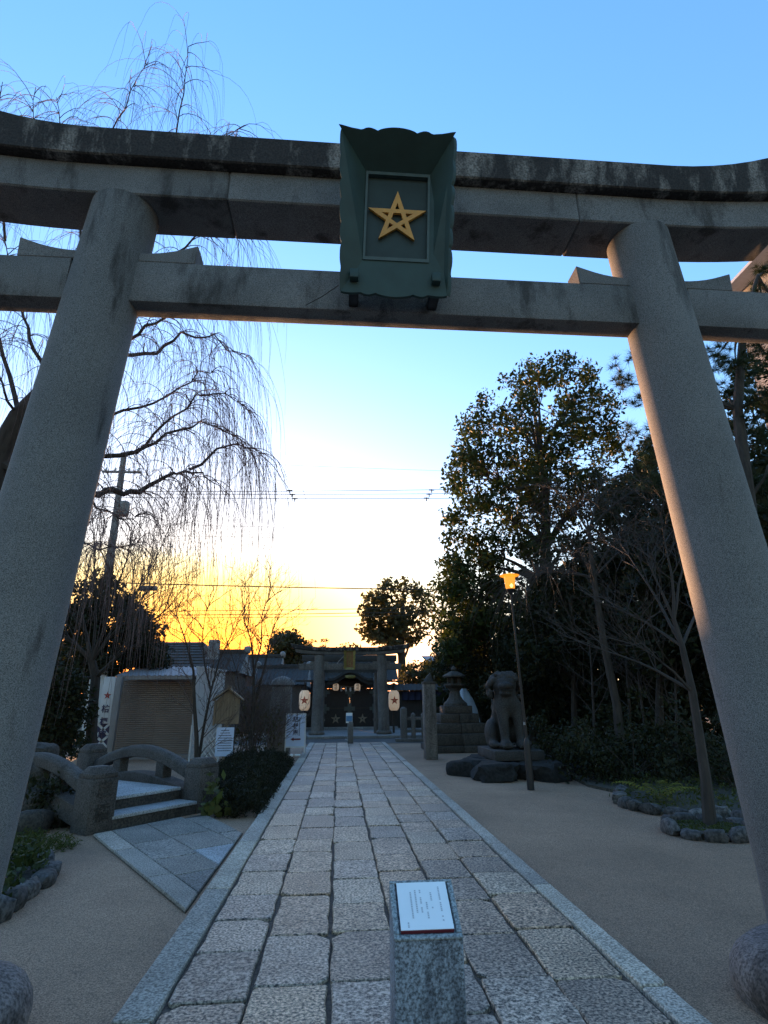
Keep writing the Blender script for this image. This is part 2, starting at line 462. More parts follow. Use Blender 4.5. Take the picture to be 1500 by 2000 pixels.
def blob_mesh(parts, voxel, name, smooth=6):
    """ellipsoids and capsules melted into one continuous surface"""
    bm = bmesh.new()
    for q in parts:
        if q[0] == 'e':
            _, c, d, rot = q
            M = Matrix.Translation(c) @ Matrix.Rotation(rot[2], 4, 'Z') @ Matrix.Rotation(rot[1], 4, 'Y') @ Matrix.Rotation(rot[0], 4, 'X') @ Matrix.Diagonal((*d, 1))
            bmesh.ops.create_icosphere(bm, subdivisions=3, radius=1, matrix=M)
        else:
            _, p0, p1, r0, r1 = q; p0, p1 = Vector(p0), Vector(p1)
            k = max(2, int((p1-p0).length/(min(r0, r1)*.5))+1)
            for i in range(k+1):
                t = i/k; bmesh.ops.create_icosphere(bm, subdivisions=2, radius=r0+(r1-r0)*t, matrix=Matrix.Translation(p0.lerp(p1, t)))
    me = bpy.data.meshes.new(name); bm.to_mesh(me); bm.free()
    o = bpy.data.objects.new(name, me); COL.objects.link(o)
    md = o.modifiers.new('r', 'REMESH'); md.mode = 'VOXEL'; md.voxel_size = voxel
    sm = o.modifiers.new('s', 'SMOOTH'); sm.factor = .5; sm.iterations = smooth
    bpy.context.view_layer.update()
    out = bpy.data.meshes.new_from_object(o.evaluated_get(bpy.context.evaluated_depsgraph_get()))
    bpy.data.objects.remove(o); bpy.data.meshes.remove(me); out.name = name
    return out


# ================================================================== GROUND AND PATHS
MB().add([(-400, -60, 0), (400, -60, 0), (400, 600, 0), (-400, 600, 0)], [(0, 1, 2, 3)]).build('ground', 'gravel')['kind'] = 'structure'
PX0, PX1, PEND = -1.10, 1.84, 23.4      # outer kerb lines and far end of the approach

path = MB().box(((PX0+PX1)/2, (PEND+.3)/2, .012), (PX1-PX0-.06, PEND-.3-.02, .032)).build('stone_path', 'mortar')
path['kind'] = 'structure'


def slab(x0, x1, y0, y1, z0, z1, seed, jit=.012, corner=.045, frame=None):
    """one worn paving stone: uneven outline, knocked corners, rounded arris"""
    rr = random.Random(seed); pts = []
    w, h = x1-x0, y1-y0
    c = [min(w, h)*.22*rr.random()*(1 if rr.random() < .28 else .22)+.006 for _ in range(4)]
    nx, ny = max(2, int(w/.16)), max(2, int(h/.16))
    j = lambda: rr.uniform(-jit, jit*.6)
    for i in range(nx+1): pts.append((x0+c[0]+(w-c[0]-c[1])*i/nx, y0-j()*(0 < i < nx)))
    for i in range(ny+1): pts.append((x1+j()*(0 < i < ny), y0+c[1]+(h-c[1]-c[2])*i/ny))
    for i in range(nx+1): pts.append((x1-c[2]-(w-c[2]-c[3])*i/nx, y1+j()*(0 < i < nx)))
    for i in range(ny+1): pts.append((x0-j()*(0 < i < ny), y1-c[3]-(h-c[3]-c[0])*i/ny))
    cx, cy = (x0+x1)/2, (y0+y1)/2; n = len(pts); e = .007
    tilt = (rr.uniform(-.006, .006), rr.uniform(-.006, .006))
    zt = lambda x, y: z1 + tilt[0]*(x-cx) + tilt[1]*(y-cy)
    ins = lambda x, y, d: (x-math.copysign(min(d, abs(x-cx)*.5), x-cx), y-math.copysign(min(d, abs(y-cy)*.5), y-cy))
    V = [(x, y, z0) for x, y in pts] + [(x, y, zt(x, y)-e) for x, y in pts] + [(*ins(x, y, e), zt(x, y)) for x, y in pts]
    if frame:
        o, u, v = frame; V = [(o[0]+u[0]*x+v[0]*y, o[1]+u[1]*x+v[1]*y, z) for x, y, z in V]
    F = [(i, (i+1) % n, n+(i+1) % n, n+i) for i in range(n)] + [(n+i, n+(i+1) % n, 2*n+(i+1) % n, 2*n+i) for i in range(n)] + [tuple(range(2*n, 3*n))]
    m = MB(); m.add(V, F); return m


KL, KR = .205, .155                       # kerb widths
xs = [PX0+KL+.012]; wcol = (PX1-KR-.012-xs[0])/6
for i in range(6): xs.append(xs[0]+wcol*(i+1))
k = 0
for c in range(6):
    y = .45 + rng.uniform(0, .3)
    while y < PEND-.25:
        L = rng.choice((.50, .56, .60, .64, .68, .74)) * (1.12 if c in (0, 1, 2) else 1.0)
        y1 = min(y+L, PEND-.03)
        if PEND-y1 < .25: y1 = PEND-.03
        g = rng.uniform(.005, .011)
        slab(xs[c]+g+rng.uniform(-.008, .008), xs[c+1]-g+rng.uniform(-.008, .008), y+g*1.15, y1-g*1.15, .006, .052+rng.uniform(-.005, .005), 100+k).build('paving_stone', 'paving', path)
        k += 1; y = y1
for x0, x1, s in ((PX0, PX0+KL, 1), (PX1-KR, PX1, 2)):
    y = .4
    while y < PEND-.2:
        L = rng.uniform(1.35, 2.1); y1 = min(y+L, PEND)
        if PEND-y1 < .6: y1 = PEND
        slab(x0, x1, y+.004, y1-.004, .0, .060+rng.uniform(-.003, .003), 900+k, jit=.004).build('kerb_stone', 'kerb', path)
        k += 1; y = y1

# ---- the side path that branches off to the little bridge
A, Bc, Cc, Dc = Vector((-2.98, 8.02)), Vector((-1.16, 5.20)), Vector((-1.16, 7.95)), Vector((-1.68, 8.80))
E1 = Vector((-1.95, 9.28))
side = MB().prism([(p.x, p.y, -.01) for p in (A, Bc, Cc, Dc, E1)], (0, 0, .022)).build('side_path', 'mortar'); side['kind'] = 'structure'
u = (A-Bc).normalized(); v = Vector((u.y, -u.x))
if v.x < 0: v = -v
# local frame: s along u from Bc, t along v to the right


def clip_poly(poly, quad):
    """convex clip of a polygon by the convex quad"""
    def inside(p, a, b): return (b[0]-a[0])*(p[1]-a[1])-(b[1]-a[1])*(p[0]-a[0]) >= 0
    def cross(p, q, a, b):
        d1 = (b[0]-a[0])*(p[1]-a[1])-(b[1]-a[1])*(p[0]-a[0]); d2 = (b[0]-a[0])*(q[1]-a[1])-(b[1]-a[1])*(q[0]-a[0]); t = d1/(d1-d2)
        return (p[0]+(q[0]-p[0])*t, p[1]+(q[1]-p[1])*t)
    for i in range(len(quad)):
        a, b = quad[i], quad[(i+1) % len(quad)]; out = []
        for j in range(len(poly)):
            p, q = poly[j], poly[(j+1) % len(poly)]
            if inside(p, a, b):
                out.append(p)
                if not inside(q, a, b): out.append(cross(p, q, a, b))
            elif inside(q, a, b): out.append(cross(p, q, a, b))
        poly = out
        if len(poly) < 3: return []
    return poly


def flat_stone(poly, z0, z1, e=.010):
    n = len(poly); cx = sum(p[0] for p in poly)/n; cy = sum(p[1] for p in poly)/n
    def ins(p):
        d = Vector((cx-p[0], cy-p[1])); d = d.normalized()*e if d.length > e else d; return (p[0]+d.x, p[1]+d.y, z1)
    V = [(*p, z0) for p in poly]+[(*p, z1-e) for p in poly]+[ins(p) for p in poly]
    F = [(i, (i+1) % n, n+(i+1) % n, n+i) for i in range(n)]+[(n+i, n+(i+1) % n, 2*n+(i+1) % n, 2*n+i) for i in range(n)]+[tuple(range(2*n, 3*n))]
    return MB().add(V, F)


area = [(Bc.x-.0, Bc.y), (Cc.x, Cc.y), (Dc.x, Dc.y), (E1.x, E1.y), (A.x, A.y)]
def loc2(s, t): p = Bc + u*s + v*t; return (p.x, p.y)
rows = [(0, .215, [(-.6, 1.05), (1.05, 2.3), (2.3, 3.6)], 'kerb'), (.225, .68, [(-.3, .95), (.95, 1.62), (1.62, 2.5), (2.5, 3.8)], 'sidepave'),
        (.69, 1.20, [(0, .86), (.86, 1.80), (1.80, 2.6), (2.6, 3.8)], 'sidepave'), (1.21, 1.74, [(.5, 1.55), (1.55, 2.4), (2.4, 3.6)], 'sidepave'), (1.75, 2.6, [(.6, 2.2), (2.2, 3.6)], 'sidepave')]
for t0, t1, segs, mm in rows:
    for s0, s1 in segs:
        q = [loc2(s0+.008, t0), loc2(s1-.008, t0), loc2(s1-.008, t1), loc2(s0+.008, t1)]
        if sum((q[i][0]*q[(i+1) % 4][1]-q[(i+1) % 4][0]*q[i][1]) for i in range(4)) < 0: q = q[::-1]
        q = clip_poly(q, area)
        if len(q) > 2 and abs(sum((q[i][0]*q[(i+1) % len(q)][1]-q[(i+1) % len(q)][0]*q[i][1]) for i in range(len(q))))/2 > .01:
            st = flat_stone(q, 0, .036+rng.uniform(-.002, .002)).build('kerb_stone' if mm == 'kerb' else 'paving_stone', mm, side)
            if t0 == .69 and s0 == .86: st.data.materials[0] = MT['tread']; st['label'] = 'pale replaced paving stone'

# ---- street and stepped forecourt in front of the gate
st = MB().box((0, 24.95, .004), (60, 3.0, .008)).build('street', 'asphalt'); st['kind'] = 'structure'
fc = thing('forecourt', None, None); fc['kind'] = 'structure'
x = -4.2
while x < 5.2:
    L = rng.uniform(1.2, 1.7); MB().box((x+L/2, 26.72, .06), (L-.012, .5, .12)).build('step_stone', 'pale_stone', fc, bevel=.008); x += L
MB().box((.45, 31.2, .055), (9.4, 8.4, .11)).build('forecourt_paving', 'pale_stone', fc)
for i in range(3): MB().box((.45-1.95+1.95*i, 33.55, .16), (1.93, .55, .10)).build('threshold_stone', 'tread', fc, bevel=.008)

# ================================================================== THE NEAR TORII
TC, TY = .343, 3.386
torii = thing('stone_torii', 'huge grey granite torii gate spanning the near end of the paved path', 'torii gate', (TC, TY, 0))
def lean(sx, z): return TC + sx*(2.341-.066*z), TY
for sx in (-1, 1):
    m = MB(); rings = []; n = 40
    for z in [0, .25, .6] + [1+.5*i for i in range(9)] + [5.046]:
        cx, cy = lean(sx, z); r = .2669-.0068*z + (.012 if z < .3 else 0)
        rings.append([(cx+r*cos(2*pi*q/n), cy+r*sin(2*pi*q/n), z) for q in range(n)])
    m.tube_rings(rings).build('pillar', 'pillar_top', torii, smooth=True, angle=40)
    # rounded footing stone at the pillar's foot
    cx, cy = lean(sx, .1); m = MB(); rings = []
    for rr_, z in ((.48, -.03), (.51, .05), (.52, .10), (.51, .16), (.478, .215), (.42, .26), (.35, .282), (.25, .29)):
        rings.append([(cx+rr_*cos(2*pi*q/36)*(1+.025*sin(3*2*pi*q/36+sx)), cy+rr_*.96*sin(2*pi*q/36)*(1+.02*cos(2*2*pi*q/36)), z+.010*sin(4*2*pi*q/36+sx)) for q in range(36)])
    m.tube_rings(rings).build('footing_stone', 'base', torii, smooth=True, angle=60)


def rise(x): return .0629*max(0, abs(x-TC)-2.19)**2          # the gentle lift of the ends
def rise_top(x): return rise(x) + .14*max(0, abs(x-TC)-2.2)**2


def beam(name, x0, x1, yf, yb, zf, zt, m, cut0=0.0, cut1=0.0, flare=0.0, ridge=0.0, top=rise):
    """a length of lintel; cut leans an end face outward"""
    N_ = max(4, int((x1-x0)*6)); rings = []
    for i in range(N_+1):
        x = x0+(x1-x0)*i/N_; c1 = x - (cut0 if i == 0 else 0) + (cut1 if i == N_ else 0)
        z0, z1 = zf+rise(x), zt+top(x)
        rings.append([(x, yf, z0), (x, yb, z0), (c1, yb+flare, z1-ridge), (c1, (yf+yb)/2, z1), (c1, yf-flare, z1-ridge)])
    return MB().tube_rings(rings).build(name, m, torii, bevel=.010, seg=1)


for a, b, ca, cb in ((TC-3.62, TC-.02, .11, 0), (TC-.016, TC+3.62, 0, .11)):
    beam('upper_lintel', a, b, 3.122, 3.651, 5.328, 5.606, 'torii_top', ca, cb, .028, .040, rise_top)
for a, b, ca, cb in ((TC-3.15, TC-1.225, .09, 0), (TC-1.221, TC+1.452, 0, 0), (TC+1.456, TC+3.15, 0, .09)):
    beam('lower_lintel', a, b, 3.197, 3.575, 5.050, 5.3255, 'torii', ca, cb)
# tie beam in three lengths, butted against the pillars
for a, b in ((TC-3.4, TC-2.05-.25), (TC-2.05+.222, TC+2.05-.222), (TC+2.05+.25, TC+3.4)):
    MB().box(((a+b)/2, TY, 4.3675), (b-a+.04, .181, .343)).build('tie_beam', 'torii', torii, bevel=.010)
for sx in (-1, 1):
    for d in (-1, 1):
        cx = lean(sx, 4.55)[0]; xin, xout = cx+d*.21, cx+d*.612
        P = [(xin, TY-.0866, 4.541), (xout, TY-.0866, 4.541), (xout+d*.010, TY-.0866, 4.707)]
        for q in range(1, 7):
            t = q/6; P.append((xout+(xin-xout)*t, TY-.0866, 4.707-.092*(1-(1-t)**2.0)))
        MB().prism(P, (0, .1732, 0)).build('wedge', 'torii', torii, bevel=.006, seg=1)
MB().box((TC, TY, 4.794), (.26, .18, .50)).build('centre_strut', 'torii', torii, bevel=.01)

# ---- plaque with the gold star
plq = thing('shrine_plaque', 'dark green framed plaque with a gold star in the middle of the near torii', 'plaque', (.35, 3.06, 4.27))
IT = [Vector(p) for p in ((0.1339, 2.9925, 5.1646), (0.5985, 2.9925, 5.1646), (0.5793, 3.0870, 4.4559), (0.1146, 3.0870, 4.4559))]       # inner corners tl tr br bl
OT = [Vector(p) for p in ((-0.0578, 2.7737, 5.2994), (0.7438, 2.7737, 5.2994), (0.7105, 3.1194, 4.1969), (-0.0394, 3.1194, 4.1969))]


def scallop(s, kind):
    if kind == 'top': c = [(0, .19, .010), (.19, .32, .020), (.32, .68, .030), (.68, .81, .020), (.81, 1, .010)]
    else: c = [(0, .16, .016), (.16, .30, .018), (.30, .42, .016), (.42, .58, .018), (.58, .70, .016), (.70, .84, .018), (.84, 1, .016)]
    for a, b, h in c:
        if a <= s <= b: return h*max(0, sin(pi*(s-a)/(b-a)))**.6
    return 0


for i, kind in ((0, 'top'), (1, 'side'), (2, 'top'), (3, 'side')):
    a, b, c, d = IT[i], IT[(i+1) % 4], OT[(i+1) % 4], OT[i]
    nrm = (b-a).cross(d-a).normalized()
    if nrm.y > 0: nrm = -nrm
    pts = [a, b]; M_ = 40
    for q in range(M_+1):
        s = 1-q/M_; p = d.lerp(c, s); base = a.lerp(b, s); w_ = (p-base).length
        tip = .030*max(0, 1-min(s, 1-s)/.12)**1.5 if i == 0 else 0
        pts.append(base + (p-base)*(1+(scallop(s, kind)-.016+tip)/w_))
    MB().prism(pts, nrm*-.026).build('frame_board', 'plaque', plq)
pu = (IT[1]-IT[0]).normalized(); pw = (IT[3]-IT[0]).normalized(); pn = pu.cross(pw); pn = pn if pn.y < 0 else -pn
MB().prism([p - pn*.0245 for p in IT], pn*-.026).build('back_panel', 'plaque_panel', plq)
cI = sum(IT, Vector())/4
for i in range(4):
    a, b = IT[i], IT[(i+1) % 4]; ia, ib = a.lerp(cI, .07), b.lerp(cI, .07)
    MB().prism([a-pn*.0228, b-pn*.0228, ib-pn*.0228, ia-pn*.0228], pn*.030).build('inner_moulding', 'plaque_edge', plq)
R = Matrix((pu, -pn, -pw)).transposed()
sm_ = star_mesh(.217, .0306, .021, 'star')
sm_.transform(Matrix.Translation(cI - pn*.007 + pw*.009) @ R.to_4x4())
link('star', sm_, 'gold', plq)
for sx, bx in ((-1, .057), (1, .623)):
    MB().box((bx, 3.207, 4.254), (.068, .175, .066)).build('bracket', 'black_iron', plq, bevel=.008)
    MB().box((bx, 3.084, 4.319), (.060, .054, .074)).build('bracket_block', 'plaque', plq, bevel=.006)
# thin wire that ties the plaque back to the tie beam
w0, w1 = Vector((-.047, 3.115, 4.254)), Vector((-.28, 3.2857, 4.214))
MB().tube([w0, w0.lerp(w1, .5)-Vector((0, 0, .01)), w1], .003, 4).build('tie_wire', 'cable', plq)

# ================================================================== NOTICE POST IN FRONT
np_ = thing('notice_post', 'square blue-grey stone post with a white notice on its sloping top', 'notice post', (.33, 2.41, 0))
c0 = at(837, 1830, 2.30); c1 = at(821, 1718, 2.48)
xl, xr = at(770, 1830, 2.30).x, at(905, 1832, 2.30).x
zf_, zb_ = c0.z, c1.z; yf_, yb_ = 2.30, 2.50
P = [(xl, yf_, 0), (xl, yf_, zf_-.012), (xl, yb_, zb_-.012), (xl, yb_, 0)]
MB().prism(P, (xr-xl, 0, 0)).build('post', 'notice_stone', np_, bevel=.006)
sl = Vector((0, yb_-yf_, zb_-zf_)).normalized(); sn = Vector((0, -sl.z, sl.y)); sL = (Vector((0, yb_-yf_, zb_-zf_))).length
def onslope(x, s, h=0): p = Vector((xl+x, yf_, zf_-.012)) + sl*s + sn*h; return p
W_ = xr-xl
for (a, b, c, d) in ((0, W_, 0, .018), (0, W_, sL-.014, sL), (0, .020, .018, sL-.014), (W_-.020, W_, .018, sL-.014)):
    MB().prism([onslope(a, c, .0005), onslope(b, c, .0005), onslope(b, d, .0005), onslope(a, d, .0005)], sn*.010).build('rim', 'notice_rim', np_, bevel=.003, seg=1)
MB().prism([onslope(.026, .026, .002), onslope(W_-.028, .026, .002), onslope(W_-.028, sL-.020, .002), onslope(.026, sL-.020, .002)], sn*.012).build('plate_edge', 'red_edge', np_)
pl = MB().prism([onslope(.026, .0285, .0145), onslope(W_-.028, .0285, .0145), onslope(W_-.028, sL-.018, .0145), onslope(.026, sL-.018, .0145)], sn*.002).build('notice_sheet', 'sheet', np_)
m = MB(); rr = random.Random(3)
for cx, a, b in ((.180, .15, .86), (.148, .40, .74), (.128, .22, .58), (.108, .34, .80), (.090, .34, .80), (.072, .22, .80), (.052, .06, .14)):
    s = sL*.82*b+.03
    while s > sL*.82*a+.03:
        l = rr.uniform(.0035, .0065)
        if rr.random() < .85:
            m.prism([onslope(cx, s, .0168), onslope(cx+.006, s, .0168), onslope(cx+.006, s-l, .0168), onslope(cx, s-l, .0168)], sn*.0004)
        s -= l+.0022
m.build('written_lines', 'ink_grey', np_)['kind'] = 'stuff'

# ================================================================== LITTLE STONE BRIDGE, left
br = thing('stone_bridge', 'small arched stone footbridge with square posts and two pale steps beside the path', 'bridge', (-2.5, 9, 0))
bd = Vector((-.79, .61, 0)); bs = Vector((.61, .79, 0)); bro = Vector((-2.52, 8.86, 0))   # along the bridge, across it, middle of its foot
BZ = atan2(bd.y, bd.x)
def bp(a, s, z=0): p = bro + bd*a + bs*s; p.z = z; return p


posts = {}
for nm, a, s, h in (('post', .16, -.80, .72), ('post', .16, .90, .69), ('post', 3.2, .90, .80), ('post', 3.2, -.80, .78)):
    c = bp(a, s); w_ = .36
    m = MB().box((c.x, c.y, h*.44), (w_, w_, h*.88), BZ)
    m.box((c.x, c.y, h*.925), (w_-.02, w_-.02, h*.09), BZ)
    po = m.build('newel_post', 'bridge', br, bevel=.009)
    m = MB().box((c.x, c.y, h+.012), (w_-.03, w_-.03, .085), BZ, top=(.62, .62)); m.build('post_cap', 'bridge', po, bevel=.012)
    posts[(a, s)] = po


def carve(ch, a, s, z, size):
    face = bp(a-.182, s, z); rot = Matrix((bs, Vector((0, 0, 1)), bs.cross(Vector((0, 0, 1))))).transposed()
    # text faces away from the bridge, toward the path
    nrm = -bd; rgt = Vector((0, 0, 1)).cross(nrm); rot = Matrix((rgt, Vector((0, 0, 1)), nrm)).transposed()
    text_mesh(ch, size, 'dark_stone', 'carved_letter', posts[(a, s)], face, rot, extrude=.004, bold=.004)


carve('一', .16, .90, .52, .22); carve('條', .16, .90, .25, .22); carve('戻', .16, -.80, .50, .22); carve('橋', .16, -.80, .22, .22)
for s in (-.80, .90):                              # arched railing, curb and supports on each side
    top = []; N_ = 14; rings = []; rings2 = []
    for i in range(N_+1):
        t = i/N_; a = .40+2.56*t; z = .53+.27*sin(pi*t); hw = .10
        rings.append([bp(a, s-hw, z-.10), bp(a, s+hw, z-.10), bp(a, s+hw, z+.03), bp(a, s+hw*.5, z+.085), bp(a, s-hw*.5, z+.085), bp(a, s-hw, z+.03)])
        z2 = .30+.17*sin(pi*t)
        rings2.append([bp(a, s-.14, z2-.24), bp(a, s+.14, z2-.24), bp(a, s+.14, z2), bp(a, s-.14, z2)])
    MB().tube_rings(rings).build('railing', 'bridge', br, bevel=.012, seg=1)
    MB().tube_rings(rings2).build('kerb_beam', 'bridge', br, bevel=.01, seg=1)
    for a, h in ((1.1, .12), (2.3, .12)):
        c = bp(a, s, .58); MB().box((c.x, c.y, .58), (.20, .17, .36), BZ).build('baluster', 'bridge', br, bevel=.01)
for j, (a0, a1, z) in enumerate(((-.02, .40, .17), (.38, 3.3, .335))):
    c = bp((a0+a1)/2, .03)
    MB().box((c.x, c.y, z/2-.022), (a1-a0-.03, 1.34, z-.045), BZ).build('riser', 'dark_stone', br)
    MB().box((c.x, c.y, z-.021), (a1-a0, 1.36, .042), BZ).build('tread', 'tread', br, bevel=.006)

# ================================================================== KIOSK, left behind the bridge
KY = 18.4
ks = thing('kiosk', 'small kiosk with a closed taupe roller shutter and a grey tin awning', 'kiosk', (at(290, 1480, KY).x, KY, 0))
xa, xb = at(222, 1400, KY).x, at(378, 1400, KY).x
zt = at(300, 1322, KY).z
MB().box(((xa+xb)/2, KY+1.4, zt/2), (xb-xa+.5, 2.6, zt)).build('wall', 'house_wall', ks)
# the roller shutter: every slat a real ridge, too fine to pick apart
m = MB(); nsl = 36; zb0 = .12
for i in range(nsl):
    z0 = zb0+(zt-.08-zb0)*i/nsl; hz = (zt-.08-zb0)/nsl
    m.prism([(xa, KY+.06, z0), (xa, KY+.035, z0+hz*.2), (xa, KY+.035, z0+hz*.7), (xa, KY+.058, z0+hz*.97)], (xb-xa, 0, 0))
sh = m.build('roller_shutter', 'shutter', ks)
MB().box(((xa+xb)/2, KY, .06), (xb-xa+.3, .3, .12)).build('sill', 'grey_paint', ks)
for xx in (xa-.06, xb+.06): MB().box((xx, KY+.02, zt/2), (.11, .12, zt)).build('jamb', 'grey_paint', ks, bevel=.008)
# awning: corrugated sheet, sloping forward
aw0, aw1 = at(225, 1325, KY-.7), at(372, 1319, KY-.7)
ax0, ax1 = aw0.x, at(384, 1319, KY-.7).x
m = MB(); nc = 60; V = []; F = []
for i in range(nc+1):
    x = ax0+(ax1-ax0)*i/nc; dz = .018*sin(i*pi/2*1.0)
    V += [(x, KY-.72, aw1.z+dz), (x, KY+1.2, aw1.z+.36+dz), (x, KY-.72, aw1.z+dz-.02), (x, KY+1.2, aw1.z+.34+dz)]
for i in range(nc):
    b = i*4; F += [(b, b+4, b+5, b+1), (b+2, b+3, b+7, b+6), (b, b+2, b+6, b+4), (b+1, b+5, b+7, b+3)]
m.add(V, F).build('awning', 'tin', ks)
MB().box(((ax0+ax1)/2, KY-.69, aw1.z-.06), (ax1-ax0-.1, .05, .11)).build('awning_fascia', 'grey_paint', ks)

# white sign pillar with star and name, left of the shutter
sp = thing('kiosk_sign', 'tall white sign board with a star and kanji left of the roller shutter', 'sign board', (at(205, 1480, 17.6).x, 17.6, 0))
sx0, sx1 = at(203, 1480, 17.6).x-.30, at(206, 1480, 17.6).x
zS = at(215, 1322, 17.6).z
MB().box(((sx0+sx1)/2, 17.6, (zS+1.02)/2), (sx1-sx0, .10, zS-1.02)).build('board', 'white_paint', sp, bevel=.006)
MB().box((sx1+.09, 17.62, zS/2), (.16, .16, zS)).build('edge_post', 'grey_paint', sp, bevel=.006)
MB().box(((sx0+sx1)/2, 17.63, .51), (sx1-sx0, .06, 1.0)).build('base_panel', 'ink_blue', sp)
cxs = (sx0+sx1)/2; wS = sx1-sx0
for i in range(3):
    for d in (-1, 1):
        z0 = .06+i*.32; a = Vector((sx0, 17.585, z0 if d > 0 else z0+.32)); b = Vector((sx1, 17.585, z0+.32 if d > 0 else z0))
        dd = (b-a).normalized(); nn = Vector((-dd.z, 0, dd.x))*.032
        MB().prism([a-nn, b-nn, b+nn, a+nn], (0, .02*(1 if d > 0 else .8), 0)).build('lattice_band', 'white_paint', sp)
RF = Matrix(((1, 0, 0), (0, 0, -1), (0, 1, 0)))       # upright text facing the camera side
s_me = star_mesh(.115, .026, .008, 'star'); s_me.transform(Matrix.Translation((cxs, 17.545, zS-.52))); link('star', s_me, 'ink_red', sp)
for ch, dz in (('桔', .90), ('梗', 1.24), ('庵', 1.58)):
    text_mesh(ch, .22, 'ink_blue', 'letter', sp, (cxs, 17.545, zS-dz), RF, extrude=.003, bold=.006)
# white wall to the left, behind the leaves
wl = thing('white_wall', 'narrow white wall half hidden by leaves left of the kiosk', 'wall', (at(180, 1400, 18.8).x, 18.8, 0))
a, b = at(165, 1400, 18.8).x, at(198, 1400, 18.8).x
MB().box(((a+b)/2, 18.8, 1.3), (b-a, .12, 2.6)).build('wall_face', 'white_paint', wl)
MB().box(((a+b)/2, 18.8, 2.64), (b-a+.1, .22, .07)).build('coping', 'grey_paint', wl)

# big white panel right of the shutter with a folding lattice gate in front
wp = thing('white_screen', 'tall blank white screen standing right of the roller shutter', 'screen', (at(400, 1440, 17.9).x, 17.9, 0))
a, b, c, d = at(376, 1305, 17.6), at(430, 1312, 18.4), at(425, 1470, 18.4), at(368, 1480, 17.6)
a = Vector((d.x, a.y, a.z)); b = Vector((c.x, b.y, b.z))
MB().prism([a, b, Vector((b.x, b.y, .05)), Vector((a.x, a.y, .05))], (.03, .08, 0)).build('sheet', 'white_paint', wp)
MB().prism([a+Vector((-.02, -.03, .0)), b+Vector((.02, -.03, 0)), b+Vector((.02, -.03, .06)), a+Vector((-.02, -.03, .06))], (.03, .14, 0)).build('top_rail', 'white_paint', wp)
lg = thing('lattice_gate', 'white folding lattice gate in front of the blank white screen', 'gate', (at(395, 1475, 17.0).x, 17.0, 0))
x0, x1, z1 = at(372, 1478, 17.0).x, at(424, 1478, 17.0).x, at(395, 1418, 17.0).z
for i in range(6):
    for d in (-1, 1):
        xx = x0+(x1-x0)*(i+.5)/6; dx = (x1-x0)*.42*d; zm = (z1+.1)/2; hz = (z1-.1)/2
        # each slat runs the whole height, cut off at the gate's edges
        def X(t): return xx+dx*t
        t0, t1 = -1, 1
        for q in (x0, x1):
            tq = (q-xx)/dx
            if -1 < tq < 0: t0 = max(t0, tq)
            if 0 < tq < 1: t1 = min(t1, tq)
        p, q = Vector((X(t0), 17+.012*d, zm+hz*t0)), Vector((X(t1), 17+.012*d, zm+hz*t1))
        dd = (q-p).normalized(); nn = Vector((-dd.z, 0, dd.x))*.013
        MB().prism([p-nn, q-nn, q+nn, p+nn], (0, .018, 0)).build('slat', 'white_paint', lg)
for xx in (x0-.03, x1+.03): MB().box((xx, 17.0, z1/2+.02), (.05, .06, z1)).build('post', 'white_paint', lg)

# ---- wooden notice board with a gabled roof, and the white sheet below
nb = thing('notice_board', 'pale wooden notice board with a small gabled roof and faint writing', 'notice board', (at(443, 1500, 15.6).x, 15.6, 0))
bc = at(445, 1385, 15.6); hw = .30; zt0, zb0, zpk = at(445, 1366, 15.6).z, at(445, 1414, 15.6).z, at(445, 1347, 15.6).z
P = [(bc.x-hw, 15.6, zb0), (bc.x+hw, 15.6, zb0), (bc.x+hw, 15.6, zt0), (bc.x, 15.6, zpk), (bc.x-hw, 15.6, zt0)]
MB().prism(P, (0, .05, 0)).build('board', 'wood', nb, bevel=.004, seg=1)
for sx in (-1, 1):
    a = Vector((bc.x, 15.50, zpk+.015)); b = Vector((bc.x+sx*(hw+.09), 15.50, zt0-.035))
    MB().prism([a, b, b+Vector((0, 0, .035)), a+Vector((0, 0, .042))], (0, .22, 0)).build('roof_board', 'wood', nb)
MB().box((bc.x, 15.61, zpk+.075), (.06, .24, .07)).build('ridge_cap', 'wood', nb)
MB().box((bc.x-hw-.035, 15.63, (zt0+zb0)/2-.03), (.05, .07, zt0-zb0+.02)).build('side_batten', 'wood', nb)
MB().box((bc.x-.02, 15.68, zb0/2), (.09, .09, zb0)).build('post', 'wood', nb, bevel=.006)
m = MB(); rr = random.Random(5)
for j in range(6):
    cx = bc.x+.20-j*.075; z = zt0-.06-(.12 if j == 0 else 0)
    while z > zb0+(.32 if j == 0 else .1):
        h = .034 if j == 0 else rr.uniform(.018, .026); w_ = .03 if j == 0 else .018
        m.box((cx, 15.597, z), (w_, .003, h*.35)); m.box((cx, 15.597, z-h*.5), (w_*.35, .003, h*.6)); z -= h*(2.4 if j == 0 else 1.6)
m.build('written_lines', 'wood_ink', nb)['kind'] = 'stuff'
ns = thing('white_notice', 'white notice sheet of printed lines on a short stake below the wooden board', 'notice', (at(438, 1500, 15.2).x, 15.2, 0))
a, b, c, d = at(427, 1421, 15.2), at(455, 1420, 15.2), at(450, 1477, 15.2), at(422, 1479, 15.2)
cx = (a.x+b.x+c.x+d.x)/4; hw = .215
MB().box((cx, 15.2, (a.z+c.z)/2), (hw*2, .025, a.z-c.z)).build('sheet', 'sheet_blue', ns, bevel=.003, seg=1)
MB().box((cx, 15.235, c.z/2+.1), (.05, .04, c.z+.2)).build('stake', 'wood', ns)
m = MB()
